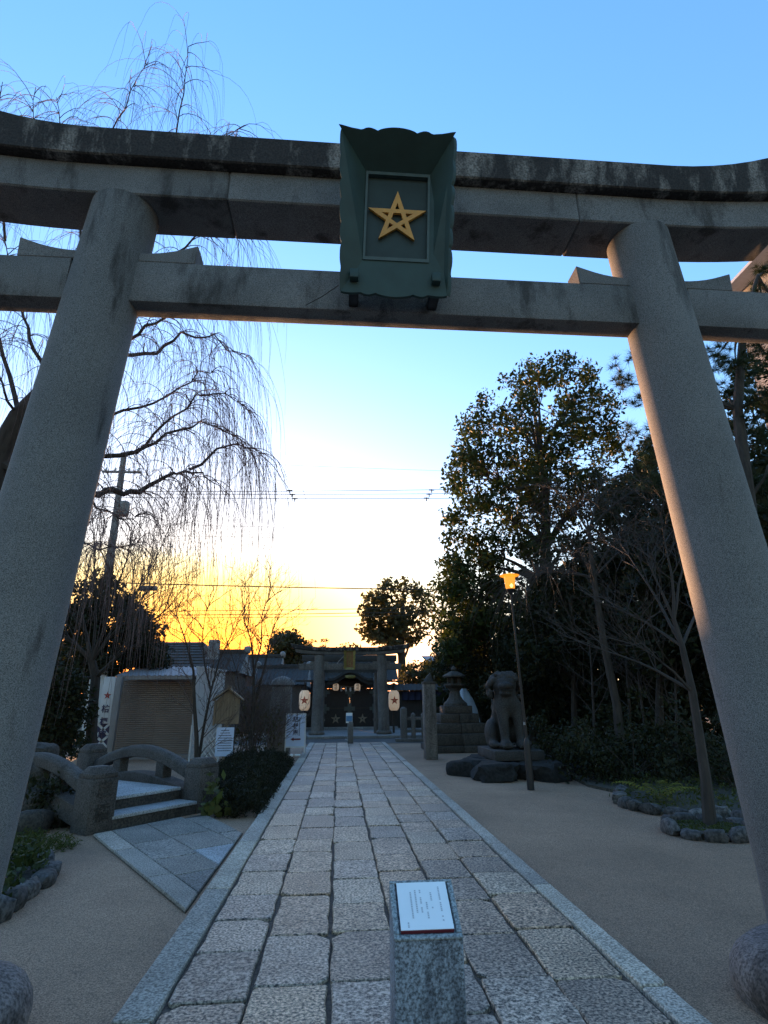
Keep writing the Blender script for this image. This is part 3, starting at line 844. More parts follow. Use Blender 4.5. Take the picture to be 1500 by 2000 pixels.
for i in range(9):
    z = a.z-.07-i*(a.z-c.z-.14)/9; w_ = .20 if i == 0 else (.24 if i == 1 else .31+.02*(i % 2)); xx = cx-w_/2
    while xx < cx+w_/2:
        l = rng.uniform(.014, .03); m.box((xx+l/2, 15.186, z), (l, .003, .020)); xx += l+.007
m.build('printed_lines', 'ink_blue', ns)['kind'] = 'stuff'

# ---- direction sign with the arrow
ds = thing('direction_sign', 'free-standing pale blue sign with brush lettering and a dark red arrow pointing left', 'sign', (at(577, 1477, 18.6).x, 18.6, 0))
a, b, c, d = at(560, 1395, 18.6), at(597, 1394, 18.6), at(595, 1458, 18.6), at(557, 1460, 18.6)
x0, x1, z0, z1 = (a.x+d.x)/2, (b.x+c.x)/2, (c.z+d.z)/2, (a.z+b.z)/2
MB().box(((x0+x1)/2, 18.6, (z0+z1)/2), (x1-x0, .03, z1-z0)).build('sign_face', 'sheet_blue', ds)
m = MB()
for xx in (x0, x1): m.box((xx, 18.6, z1/2), (.035, .045, z1))
for z in (z1, z0, .03): m.box(((x0+x1)/2, 18.6, z), (x1-x0+.035, .042, .035))
m.build('frame', 'white_paint', ds)
for xx in (x0, x1): MB().tube([(xx, 18.62, z1-.05), (xx, 19.05, 0)], .015, 6).build('rear_leg', 'white_paint', ds)
xm, w_ = (x0+x1)/2, x1-x0
za = z0+.26*(z1-z0)*.9
MB().prism([(x0+w_*.26, 18.575, za), (x0+w_*.42, 18.575, za-.055), (x0+w_*.42, 18.575, za-.022), (x0+w_*.78, 18.575, za-.022), (x0+w_*.78, 18.575, za+.022), (x0+w_*.42, 18.575, za+.022), (x0+w_*.42, 18.575, za+.055)], (0, .006, 0)).build('arrow', 'red_edge', ds)
for ch, f in (('桔', .83), ('梗', .62), ('庵', .42)):
    text_mesh(ch, .17, 'ink_blue', 'letter', ds, (x0+w_*.50, 18.577, z0+(z1-z0)*f), RF, extrude=.002, bold=.002)
m = MB()
for i in range(16): m.box((x0+w_*.70, 18.578, z1-.10-i*(z1-z0)*.036), (.035, .003, .018))
m.build('small_print', 'ink_blue', ds)['kind'] = 'stuff'
m = MB(); rr = random.Random(9)
for i in range(9):
    p = Vector((x0+.01, 18.578, z0+(z1-z0)*(.24+.08*i))); L = rr.uniform(.12, .26)
    m.prism([p, p+Vector((L*.5, 0, L*.28)), p+Vector((L, 0, L*.40)), p+Vector((L*.5, 0, L*.28+.012)), p+Vector((0, 0, .012))], (0, .004, 0))
m.build('grass_drawing', 'ink_blue', ds)
gl = MB().rock(at(569, 1477, 18.2)*1.0+Vector((0, 0, .02)), (.10, .10, .09), 3, 2, .1).build('ground_lamp', 'sheet'); tag(gl, 'small white ground lamp at the foot of the blue direction sign', 'lamp')
gl2 = MB().box(at(581, 1476, 18.2)+Vector((0, 0, .015)), (.16, .07, .05)).build('cable_cover', 'sheet', bevel=.01); tag(gl2, 'low white cable cover on the ground below the blue sign', 'cable cover')

# ================================================================== THE FAR TORII AND THE GATE
T2 = 28.0; FZ = .11
t2 = thing('small_torii', 'smaller grey stone torii with a gold framed tablet in front of the dark gate', 'torii gate', (at(683, 1438, T2).x, T2, FZ))
pL0, pL1, pR0, pR1 = at(618, 1439, T2), at(624, 1280, T2), at(750, 1437, T2), at(745, 1279, T2)
for p0, p1 in ((pL0, pL1), (pR0, pR1)):
    MB().tube_rings([[(p.x+r*cos(2*pi*q/24), p.y+r*sin(2*pi*q/24), z) for q in range(24)] for p, r, z in ((p0, .30, FZ), (p0, .27, FZ+.3), (p1, .225, p1.z))]).build('pillar', 'post_stone', t2, smooth=True)
    MB().lathe([(.36, 0), (.38, .08), (.33, .16)], (p0.x, p0.y, FZ), 20).build('footing_stone', 'post_stone', t2, bevel=.01)
tcx = (pL1.x+pR1.x)/2
def rise2(x): return .050*max(0, abs(x-tcx)-1.1)**2
def beam2(name, hw, yh, z0, z1, m, cut):
    rings = []
    for i in range(23):
        k_ = 2*i/22-1; x = tcx+hw*k_; e = rise2(x); c = cut*k_ if abs(k_) > .9 else 0
        rings.append([(x, T2-yh, z0+e), (x, T2+yh, z0+e), (x+c, T2+yh+.03, z1+e*1.15-.03), (x+c, T2, z1+e*1.15), (x+c, T2-yh-.03, z1+e*1.15-.03)])
    MB().tube_rings(rings).build(name, m, t2, bevel=.006, seg=1)
zk = at(683, 1279, T2).z
hwk = at(797, 1260, T2).x-tcx
beam2('lower_lintel', hwk*.93, .19, zk, at(683, 1272, T2).z, 'post_stone', .05)
beam2('upper_lintel', hwk, .27, at(683, 1272, T2).z+.003, at(683, 1264, T2).z, 'torii_top', .06)
zn1, zn0 = at(683, 1296, T2).z, at(683, 1308, T2).z
MB().box((tcx, T2, (zn0+zn1)/2), (at(783, 1300, T2).x-at(584, 1300, T2).x, .17, zn1-zn0)).build('tie_beam', 'post_stone', t2, bevel=.008)
for p in (pL1, pR1):
    for d in (-1, 1): MB().box((p.x+d*.31, T2, zn1+.05), (.24, .16, .10)).build('wedge', 'post_stone', t2, bevel=.005, seg=1)
for x_, yb_ in ((631, 1430), (734, 1430)):
    a, b = at(x_, 1314, T2+.7), at(x_, yb_, T2+.7)
    MB().box((a.x, T2+.7, (a.z+FZ)/2), (.21, .21, a.z-FZ), top=(.9, .9)).build('side_post', 'post_stone', t2, bevel=.01)
    MB().box((a.x, T2+.7, FZ+.62), (.28, .24, .10)).build('collar', 'post_stone', t2, bevel=.006)
# gold tablet
tb = thing('gold_tablet', 'small gold framed tablet with a brown panel hanging on the far torii', 'plaque', (tcx+.02, T2-.3, zk-.3))
a, b = at(683, 1270, T2-.4), at(683, 1307, T2-.32); hx = .26
MB().prism([(a.x-hx*.62, a.y+.05, a.z-.06), (a.x+hx*.62, a.y+.05, a.z-.06), (b.x+hx*.58, b.y+.02, b.z+.10), (b.x-hx*.58, b.y+.02, b.z+.10)], (0, -.03, 0)).build('panel', plain('tablet_panel', (.20, .07, .025), .5, var=.3), tb)
for sx in (-1, 1):
    pts = []
    for i in range(13):
        t = i/12; w_ = hx*(1.0-.06*t)+.035*abs(sin(t*pi*4)); pts.append((a.x+sx*w_, a.y-.02+(b.y-a.y)*t, a.z+(b.z-a.z)*t))
    pts += [(b.x+sx*hx*.56, b.y+.02, b.z+.10), (a.x+sx*hx*.60, a.y+.04, a.z-.06)]
    MB().prism(pts, (0, -.05, 0)).build('frame_board', 'dull_gold', tb)
for p, dz, ww in ((a, 0, 1.02), (b, .09, .96)):
    MB().prism([(p.x-hx*ww, p.y-.01, p.z-.02), (p.x+hx*ww, p.y-.01, p.z-.02), (p.x+hx*.6, p.y+.03, p.z+(.09 if dz else -.07)), (p.x-hx*.6, p.y+.03, p.z+(.09 if dz else -.07))], (0, -.045, 0)).build('frame_board', 'dull_gold', tb)
for ch, f in (('晴', .26), ('明', .50), ('社', .74)):
    text_mesh(ch, .22, 'dull_gold', 'letter', tb, a.lerp(b, f)+Vector((0, -.01, 0)), RF, extrude=.004)
MB().tube([(a.x-hx, a.y, a.z-.25), at(658, 1296, T2+.1)], .018, 5).build('stay_rod', 'grey_paint', tb)

# ---- gate
GY = 34.0
gt = thing('shrine_gate', 'black wooden shrine gate with brass stars and a curved gable roof behind the far torii', 'gate', (at(683, 1427, GY).x, GY, FZ))
gx0, gx1, gz0, gz1 = at(632, 1427, GY).x, at(732, 1427, GY).x, at(683, 1427, GY).z, at(683, 1345, GY).z
gcx = (gx0+gx1)/2
for sx in (-1, 1):
    xa_, xb_ = (gx0, gcx-.02) if sx < 0 else (gcx+.02, gx1)
    dr = MB().box(((xa_+xb_)/2, GY, (gz0+gz1)/2), (xb_-xa_, .10, gz1-gz0)).build('door', 'door', gt, bevel=.01)
    for i in range(5):
        xx = xa_+(xb_-xa_)*(i+.5)/5; MB().box((xx, GY-.055, (gz0+gz1)/2), ((xb_-xa_)/5-.02, .02, gz1-gz0-.06)).build('plank', 'door', dr)
    MB().box(((xa_+xb_)/2, GY-.075, gz0+(gz1-gz0)*.53), (xb_-xa_-.05, .03, .05)).build('rail', 'dark_wood', dr)
    me = star_mesh(.29, .055, .02, 'star'); me.transform(Matrix.Translation((at(655.5 if sx < 0 else 708, 1404, GY).x, GY-.085, at(683, 1404, GY).z))); link('star', me, 'door_star', dr)
def cross(x, z, s):
    m = MB().box((x, GY-.09, z), (s*.36, .03, s)); m.box((x, GY-.092, z), (s, .03, s*.36)); return m.build('cross_plate', 'door_plate', gt)
cross(gcx, at(683, 1384, GY).z, .62); cross(gcx, at(683, 1352, GY).z, .55)
for x_ in (gx0+.05, gx1-.05): cross(x_, at(683, 1384, GY).z, .5); cross(x_, at(683, 1352, GY).z, .5)
for x_ in (gx0-.2, gx1+.2): MB().box((x_, GY, 1.9), (.34, .36, 3.8)).build('gate_post', 'dark_wood', gt, bevel=.015)
MB().box((gcx, GY-.05, gz1+.22), (gx1-gx0+1.2, .34, .40)).build('gate_beam', 'dark_wood', gt, bevel=.015)
MB().box((gcx, GY+.3, gz1+.9), (gx1-gx0+.9, .2, 1.1)).build('gable_board', 'dark_wood', gt)
zE, zP, hwr = at(683, 1325, GY-1.2).z, at(683, 1309, GY-1.2).z, at(726, 1322, GY-1.2).x-gcx
pts = []
for i in range(33):
    t = 2*i/32-1; pts.append(Vector((gcx+hwr*1.05*t, 0, zE+(zP-zE)*(.5+.5*cos(pi*min(1, abs(t)*1.15)))+.03*max(0, abs(t)-.85)*4)))
def roofarc(y0, y1, th, name, mm, dz=0):
    up_ = [(p.x, y0, p.z+dz) for p in pts]; lo = [(p.x, y0, p.z+dz-th) for p in pts[::-1]]
    m = MB(); n = len(pts)
    V = [(p.x, y, p.z+dz-k) for y in (y0, y1) for k in (0, th) for p in pts]
    F = []
    for i in range(n-1):
        F += [(i, i+1, n+i+1, n+i), (2*n+i, 3*n+i, 3*n+i+1, 2*n+i+1), (i, 2*n+i, 2*n+i+1, i+1), (n+i, n+i+1, 3*n+i+1, 3*n+i)]
    F += [(0, n, 3*n, 2*n), (n-1, 3*n-1, 4*n-1, 2*n-1)]
    m.add(V, F); return m.build(name, mm, gt)
roofarc(GY-1.3, GY-1.0, .13, 'curved_barge', 'tile'); roofarc(GY-1.02, GY+1.6, .22, 'curved_roof', 'tile', .02); roofarc(GY-1.15, GY-.95, .20, 'barge_board', 'dark_wood', -.13)
MB().rock((gcx, GY-1.3, zP-.36), (.62, .10, .18), 4, 2, .2).build('gable_ornament', 'dull_gold', gt)
m = MB()
# main tiled roof behind the curved gable
rz0, rz1 = at(683, 1330, GY).z, at(683, 1290, GY+1.5).z
for sx, nm in ((-1, 'a'), (1, 'b')):
    V = []; F = []; n = 46
    for i in range(n+1):
        x = gcx+(i/n-.5)*5.6; dz = .04*abs(sin(i*pi/2))
        V += [(x, GY+1.4+sx*-1.9, rz0+dz), (x, GY+1.4, rz1+dz)]
    for i in range(n): F.append((2*i, 2*i+2, 2*i+3, 2*i+1))
    MB().add(V, F).build('roof_slope', 'tile', gt)
MB().box((gcx, GY+1.4, rz1+.12), (5.8, .35, .36)).build('roof_ridge', 'tile', gt, bevel=.03)
for i in range(5):
    x = gcx+(i-2)*.26; MB().prism([(x, GY-.4, gz1+.10), (x+.07, GY-.4, gz1+.10), (x+.09, GY-.4, gz1-.13), (x+.01, GY-.4, gz1-.18), (x-.03, GY-.4, gz1-.05)], (0, .012, 0)).build('paper_streamer', 'white_paint', gt)
MB().tube([(gcx-.75, GY-.4, gz1+.16), (gcx, GY-.4, gz1+.09), (gcx+.75, GY-.4, gz1+.16)], .03, 6).build('rope', 'wood', gt)

# hanging lanterns
def lantern(name, label, x, y, Y, rx, rz_, mark, group):
    c = at(x, y, Y); t = thing(name, label, 'lantern', (c.x, c.y, c.z-rz_), group)
    prof = []
    for i in range(15):
        q = -1+2*i/14; prof.append((rx*(1-abs(q)**5*.42)*(1+.012*(i % 2)), rz_*q*.93))
    MB().lathe(prof, c, 20).build('paper_shade', 'paper', t, smooth=True, angle=180)
    for s in (-1, 1): MB().lathe([(rx*.55, 0), (rx*.6, rz_*.05), (rx*.55, rz_*.1)], (c.x, c.y, c.z+s*rz_*.96-rz_*.05), 16).build('hoop', 'black_iron', t)
    if mark == 'star':
        me = star_mesh(rx*.78, rx*.2, .05, 'star'); me.transform(Matrix.Translation((c.x, c.y-rx*.985, c.z))); link('star', me, 'paper_red', t)
    elif mark:
        for k_, ch in enumerate(mark): text_mesh(ch, rx*1.0, 'ink', 'letter', t, (c.x, c.y-rx*1.0, c.z+rz_*(.42-.84*k_/(max(1, len(mark)-1)))), RF, extrude=.02)
    MB().tube([(c.x, c.y, c.z+rz_), (c.x, c.y, c.z+rz_*1.55)], .012, 5).build('hanger', 'black_iron', t)
    return t, c


for x_, lb in ((595, 'large pale paper lantern with red star, half hidden by twigs left of the far torii'), (769.5, 'large glowing paper lantern with red star, right of the far torii')):
    t, c = lantern('paper_lantern', lb, x_, 1368, 28.6, .265, .50, 'star', 'large paper lanterns beside the far torii')
    fr = thing('lantern_stand', 'dark wooden post frame carrying the paper lantern ' + ('left' if x_ < 683 else 'right') + ' of the far torii', 'stand', (c.x, c.y+.35, 0), 'lantern stands')
    MB().box((c.x, c.y+.35, (c.z+.8)/2), (.10, .10, c.z+.8)).build('post', 'dark_wood', fr)
    MB().box((c.x, c.y+.12, c.z+.78), (.08, .75, .08)).build('arm', 'dark_wood', fr)
    MB().box((c.x, c.y, c.z+.90), (.9, .8, .06)).build('roof', 'dark_wood', fr)
for x_, lb in ((656, 'small white lantern hanging under the gate roof, left one of the pair'), (698, 'small white lantern hanging under the gate roof, right one of the pair')):
    lantern('gate_lantern', lb, x_, 1342, GY-.9, .17, .20, '晴明', 'small lanterns under the gate roof')

# long low walls beside the gate and the navy curtain to the right
for nm, lb, xa_, xb_, yt in (('precinct_wall', 'dark tiled precinct wall running left from the black gate', 470, 622, 1355), ('precinct_wall', 'dark precinct wall hung with navy cloth right of the black gate', 742, 960, 1350)):
    a, b = at(xa_, yt, GY+.2), at(xb_, yt, GY+.2)
    w_ = thing(nm, lb, 'wall', ((a.x+b.x)/2, GY+.2, 0)); zt_ = a.z
    MB().box(((a.x+b.x)/2, GY+.2, zt_/2), (b.x-a.x, .3, zt_)).build('wall_face', 'dark_wood', w_)
    V = []; F = []; n = 60
    for i in range(n+1):
        x = a.x-.1+(b.x-a.x+.2)*i/n; dz = .035*abs(sin(i*pi/2)); V += [(x, GY-.45, zt_+.02+dz), (x, GY+.2, zt_+.38+dz), (x, GY+.85, zt_+.02+dz)]
    for i in range(n): F += [(3*i, 3*i+3, 3*i+4, 3*i+1), (3*i+1, 3*i+4, 3*i+5, 3*i+2)]
    MB().add(V, F).build('tile_coping', 'tile', w_)
    if xb_ > 900:
        cl = MB()
        n = 40; V = []; F = []
        for i in range(n+1):
            x = at(785, 1360, GY-.2).x+(at(925, 1360, GY-.2).x-at(785, 1360, GY-.2).x)*i/n; y = GY-.15+.05*sin(i*1.7)
            V += [(x, y, zt_-.05), (x, y, zt_-.5)]
        for i in range(n): F.append((2*i, 2*i+2, 2*i+3, 2*i+1))
        cl.add(V, F); c = cl.build('navy_curtain', 'navy'); md = c.modifiers.new('t', 'SOLIDIFY'); md.thickness = .01
        tag(c, 'long navy cloth curtain hanging along the wall right of the gate', 'curtain')

# ================================================================== POSTS, FENCES, STONE LANTERN
bo = thing('stone_bollard', 'slim stone marker post at the far end of the paved path', 'bollard', (at(685, 1452, 23.0).x, 22.9, .05))
c = at(685, 1412, 22.9); w_ = .20
MB().box((c.x, 22.9, (c.z+.05)/2), (w_, w_, c.z-.05)).build('post', 'post_stone', bo, bevel=.01)
MB().box((c.x, 22.9, c.z+.02), (w_, w_, .06), top=(.5, .5)).build('cap', 'post_stone', bo)
bsn = thing('blue_sign', 'small blue and white sign on a pale stand just behind the marker post', 'sign', (at(682, 1445, 25).x, 25.0, 0))
c = at(682, 1402, 25.0)
MB().box((c.x, 25.0, c.z), (.27, .03, .40)).build('sign_face', 'sheet', bsn)
MB().box((c.x, 24.98, c.z-.03), (.25, .012, .22)).build('blue_print', 'sign_blue', bsn)
MB().box((c.x, 25.03, c.z/2-.1), (.14, .06, c.z-.2)).build('stand', 'grey_paint', bsn)
MB().box((c.x, 25.03, .03), (.34, .26, .06)).build('foot', 'grey_paint', bsn)

gp = thing('stone_post', 'tall square stone post with a rounded cap among bare twigs left of the path', 'stone post', (at(550, 1478, 18.4).x, 18.9, 0))
a = at(552, 1335, 18.9); w_ = .62
MB().box((a.x, 18.9, (a.z-.1)/2), (w_, w_, a.z-.1), top=(.95, .95)).build('shaft', 'post_stone', gp, bevel=.02)
MB().lathe([(.34, 0), (.40, .05), (.36, .16), (.26, .25), (.12, .31), (.02, .33)], (a.x, 18.9, a.z-.1), 20).build('cap', 'post_stone', gp, smooth=True)
gp2 = thing('stone_post', 'tall square stone post with a pointed dark cap right of the path', 'stone post', (at(836, 1483, 16.9).x, 16.95, 0))
a = at(833, 1336, 16.95); w_ = .345
MB().box((a.x+.06, 16.95, a.z/2), (w_, w_, a.z), top=(.97, .97), rz=.05).build('shaft', 'post_stone', gp2, bevel=.02)
MB().box((a.x+.06, 16.95, a.z+.03), (w_+.02, w_+.02, .07), rz=.05).build('cap_plate', 'dark_stone', gp2, bevel=.008)
fl = []
for i in range(9):
    t = i/8; z = a.z+.06+t*.26; r = .15*(1-t)**.8+.006; fl.append([(a.x+.06+.06*t*t+r*cos(2*pi*q/14), 16.95+r*sin(2*pi*q/14), z) for q in range(14)])
MB().tube_rings(fl).build('cap_finial', 'dark_stone', gp2, smooth=True)

# low stone fence right of the forecourt
ff = thing('stone_fence', 'low dark stone fence of square posts and two rails right of the forecourt', 'fence', (at(800, 1448, 24.3).x, 24.3, 0))
a = at(789, 1384, 24.3); xs_ = [at(q, 1448, 24.3).x for q in (789, 808, 828, 848, 866)]
for i, x_ in enumerate(xs_):
    h = a.z if i == 0 else a.z*.82; w_ = .26 if i == 0 else .17
    MB().box((x_, 24.3, h/2), (w_, w_, h)).build('post', 'post_stone', ff, bevel=.012)
    MB().box((x_, 24.3, h+.035), (w_, w_, .07), top=(.25, .25)).build('post_cap', 'post_stone', ff)
for z in (.40, .88):
    MB().box(((xs_[0]+xs_[-1])/2, 24.3, z), (xs_[-1]-xs_[0], .11, .12)).build('rail', 'post_stone', ff, bevel=.008)
MB().box(((xs_[0]+xs_[-1])/2, 24.3, .06), (xs_[-1]-xs_[0]+.7, .5, .12)).build('plinth', 'post_stone', ff, bevel=.012)

# stone lantern on a stepped pedestal
sl_ = thing('stone_lantern', 'old stone lantern on a wide stepped pedestal right of the path', 'stone lantern', (at(895, 1474, 19.4).x, 19.7, 0))
lc = at(894, 1474, 19.7); lx = lc.x
zz = [at(894, q, 19.7).z for q in (1476, 1452, 1430, 1411, 1393, 1378)]
for i, w_ in enumerate((2.15, 1.95, 1.62, 1.28, .95)):
    z0, z1 = max(0, zz[i]) if i else 0, zz[i+1]
    n = 2 if i < 4 else 1
    for q in range(n):
        MB().box((lx-w_/2+w_*(q+.5)/n, 19.7+.05*q*0, (z0+z1)/2), (w_/n-.006, w_, z1-z0-.004)).build('pedestal_stone', 'dark_stone', sl_, bevel=.025)
zb = zz[5]; zs = at(894, 1345, 19.7).z; zl = at(894, 1338, 19.7).z; zf2 = at(893, 1322, 19.7).z; zr = at(893, 1310, 19.7).z
MB().lathe([(.42, 0), (.40, .08), (.30, .16), (.20, (zs-zb)*.55), (.17, (zs-zb)*.85), (.24, zs-zb)], (lx, 19.7, zb), 8, pi/8).build('shaft', 'dark_stone', sl_, bevel=.012)
MB().lathe([(.22, 0), (.36, .10), (.36, zl-zs+.04)], (lx, 19.7, zs), 6).build('platform', 'dark_stone', sl_, bevel=.01)
m = MB(); fb = zl+.04
for q in range(6):
    aa = 2*pi*q/6; m.box((lx+.20*cos(aa), 19.7+.20*sin(aa), (fb+zf2)/2), (.075, .075, zf2-fb), aa)
m.build('fire_box', 'dark_stone', sl_)
MB().lathe([(.40, -.02), (.42, .03), (.28, .11), (.10, .19)], (lx, 19.7, zf2), 6).build('roof', 'dark_stone', sl_, bevel=.01)
MB().lathe([(.05, 0), (.10, .05), (.09, .10), (.01, .18)], (lx, 19.7, zf2+.19), 10).build('finial', 'dark_stone', sl_, smooth=True)

# ================================================================== GUARDIAN LION
SY = 13.3
gx = at(996, 1470, SY).x; zb = .53; zh = at(988, 1312, SY).z; H = zh-zb
li = thing('guardian_lion', 'seated stone guardian lion with curly mane on a rock plinth behind the lamp post', 'statue', (gx, SY, zb-.2))
S = H/1.75
def L_(x, y, z): return Vector((gx+x*S, SY+y*S, zb+z*S))
# faces the camera side, turned a little toward the path
bodyp = [('e', L_(.02, .48, .42), (.34*S, .40*S, .42*S), (0, 0, 0)), ('c', L_(.02, .42, .55), L_(-.02, .02, 1.02), .34*S, .30*S), ('e', L_(-.02, -.06, 1.0), (.33*S, .28*S, .32*S), (0, 0, 0)),
         ('c', L_(-.17, -.16, .95), L_(-.16, -.26, .22), .155*S, .105*S), ('c', L_(.20, -.14, .95), L_(.22, -.22, .22), .155*S, .105*S),
         ('e', L_(-.17, -.34, .10), (.15*S, .20*S, .11*S), (0, 0, 0)), ('e', L_(.22, -.30, .10), (.15*S, .20*S, .11*S), (0, 0, 0)),
         ('e', L_(-.34, .30, .32), (.15*S, .32*S, .34*S), (0, 0, 0)), ('e', L_(.38, .30, .32), (.15*S, .32*S, .34*S), (0, 0, 0)),
         ('e', L_(-.36, .0, .09), (.13*S, .24*S, .10*S), (0, 0, 0)), ('e', L_(.42, .02, .09), (.13*S, .24*S, .10*S), (0, 0, 0)),
         ('c', L_(-.02, .0, 1.1), L_(-.04, -.08, 1.38), .27*S, .27*S), ('e', L_(-.05, -.10, 1.46), (.30*S, .29*S, .25*S), (0, 0, 0)),
         ('e', L_(-.10, -.40, 1.40), (.20*S, .17*S, .10*S), (0, 0, 0)), ('e', L_(-.10, -.36, 1.235), (.17*S, .14*S, .06*S), (0, 0, 0)),
         ('e', L_(-.10, -.48, 1.44), (.08*S, .06*S, .05*S), (0, 0, 0)), ('e', L_(-.19, -.33, 1.53), (.09*S, .08*S, .05*S), (0, 0, 0)), ('e', L_(.05, -.33, 1.53), (.09*S, .08*S, .05*S), (0, 0, 0)),
         ('c', L_(.1, .80, .3), L_(.06, .95, .9), .12*S, .20*S), ('e', L_(.05, .92, 1.1), (.18*S, .14*S, .3*S), (0, 0, 0))]
for sx in (-.17, .22):
    for q in range(3): bodyp.append(('e', L_(sx-.09+.09*q, -.50, .08), (.05*S, .06*S, .07*S), (0, 0, 0)))
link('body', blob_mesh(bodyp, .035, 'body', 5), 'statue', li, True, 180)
curls = []; rr = random.Random(2)
for i in range(110):
    a = rr.uniform(0, 2*pi); b = rr.uniform(-.75, 1.15)
    d = Vector((cos(a)*cos(b), sin(a)*cos(b)*.9, sin(b)))
    if d.y < -.38 and d.z < .42: continue
    p = L_(-.03, -.04, 1.42)+Vector((d.x*.37*S*(1.12 if d.z < 0 else 1), d.y*.32*S, d.z*(.31 if d.z > 0 else .46)*S)); curls.append(('e', p, (rr.uniform(.05, .085)*S,)*3, (0, 0, 0)))
link('mane', blob_mesh(curls, .03, 'mane', 2), 'statue', li, True, 180)
link('ear', blob_mesh([('e', L_(-.27, -.20, 1.66), (.07*S, .05*S, .05*S), (0, .6, 0))], .025, 'ear', 2), 'statue', li, True, 180)
link('ear', blob_mesh([('e', L_(.20, -.20, 1.66), (.07*S, .05*S, .05*S), (0, -.6, 0))], .025, 'ear', 2), 'statue', li, True, 180)
for sx in (-.19, .05): MB().rock(L_(sx, -.385, 1.50), (.07*S, .05*S, .06*S), 1, 1, .05).build('eye', 'dark_stone', li, smooth=True)
MB().box(L_(-.08, -.44, 1.305), (.24*S, .12*S, .035*S)).build('mouth', 'rock', li, bevel=.008)
MB().box((gx+.02*S, SY+.12*S, zb-.10), (1.15*S, 1.65*S, .20)).build('plinth', 'statue', li, bevel=.02)
# dark boulders that carry the statue
lab = ['dark boulder at the front left of the guardian lion', 'large flat-topped black boulder in front of the guardian lion', 'dark boulder under the right side of the guardian lion, behind the lamp post', 'low dark boulder right of the lamp post', 'dark boulder under the back of the guardian lion', 'small dark boulder wedged under the lion plinth on the path side']
zt2 = zb-.20
for x_, yy, w_, d_, h_, sd, lb in ((922, 13.3, .75, 1.0, .36, 1, lab[0]), (968, 12.45, 1.05, .95, .36, 2, lab[1]), (1050, 12.55, 1.25, .95, .34, 3, lab[2]), (1098, 12.9, .9, .8, .26, 4, lab[3]), (1010, 13.9, 1.9, 1.5, .36, 5, lab[4]), (950, 13.95, .9, 1.0, .34, 6, lab[5])):
    p = at(x_, 1500, yy); r = MB()
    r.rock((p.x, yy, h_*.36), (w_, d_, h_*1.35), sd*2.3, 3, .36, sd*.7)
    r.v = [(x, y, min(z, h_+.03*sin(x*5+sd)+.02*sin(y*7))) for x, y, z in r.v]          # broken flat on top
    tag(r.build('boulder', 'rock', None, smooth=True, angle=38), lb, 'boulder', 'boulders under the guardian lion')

# ================================================================== LAMP POST
lm = thing('street_lamp', 'slim black lamp post with a glowing amber glass lantern in front of the lion', 'street lamp', (3.49, 10.88, 0))
p0 = gnd(1037, 1543); Yl = p0.y; pk = at(1027, 1445, Yl); ptop = at(997, 1152, Yl)
MB().lathe([(.066, 0), (.062, pk.z-.08), (.048, pk.z), (.026, pk.z+.04)], (p0.x, p0.y, 0), 14).build('base_sleeve', 'black_iron', lm, smooth=True)
MB().tube([(p0.x, p0.y, pk.z), ((p0.x+ptop.x)/2, p0.y, (pk.z+ptop.z)/2), (ptop.x, p0.y, ptop.z)], [.028, .024, .019], 10).build('pole', 'black_iron', lm, smooth=True)
MB().box((p0.x-.035, p0.y-.045, at(1024, 1413, Yl).z), (.03, .03, .05)).build('switch_box', 'grey_paint', lm)
zt3 = at(996, 1123, Yl).z; zc = ptop.z
MB().lathe([(.035, -.10), (.060, -.03), (.085, .0), (.085, .015)], (ptop.x, p0.y, zc), 18).build('lamp_cup', 'black_iron', lm, smooth=True)
MB().lathe([(.082, .016), (.092, .04), (.115, zt3-zc-.035)], (ptop.x, p0.y, zc), 18).build('glass_shade', 'lamp_glass', lm, smooth=True)
MB().lathe([(.112, -.032), (.19, -.022), (.20, -.012), (.12, .0)], (ptop.x, p0.y, zt3), 24).build('shade_rim', 'lamp_glass', lm, smooth=True)
MB().lathe([(.03, .03), (.045, .07), (.035, .12), (.01, .14)], (ptop.x, p0.y-.062, zc), 12).build('bulb', 'lamp_core', lm, smooth=True)
MB().lathe([(.125, .001), (.10, .02), (.03, .035)], (ptop.x, p0.y, zt3), 18).build('lid', 'black_iron', lm, smooth=True)
pt = bpy.data.lights.new('lamp_light', 'POINT'); pt.energy = .55; pt.color = (1, .55, .18); pt.shadow_soft_size = .1
po = bpy.data.objects.new('lamp_light', pt); COL.objects.link(po); po.location = (ptop.x, p0.y, zt3+.10); po.parent = lm; po.matrix_parent_inverse = Matrix.Translation(-Vector(lm.location))

# white tarpaulin-covered object behind the stone lantern
m = MB(); n = 20; rings = []
tc_ = at(908, 1400, 24.0)
for z, r in ((0, .62), (.6, .60), (1.2, .50), (1.6, .36), (at(908, 1345, 24).z, .12)):
    rings.append([(tc_.x+r*cos(2*pi*q/n)*(1+.12*sin(3*q)), 24.0+r*sin(2*pi*q/n)*(1+.1*cos(4*q)), z) for q in range(n)])
tp = m.tube_rings(rings).build('covered_stack', 'tarp', None, smooth=True, angle=50); tag(tp, 'tall stack wrapped in a pale blue sheet behind the stone lantern', 'covered stack')

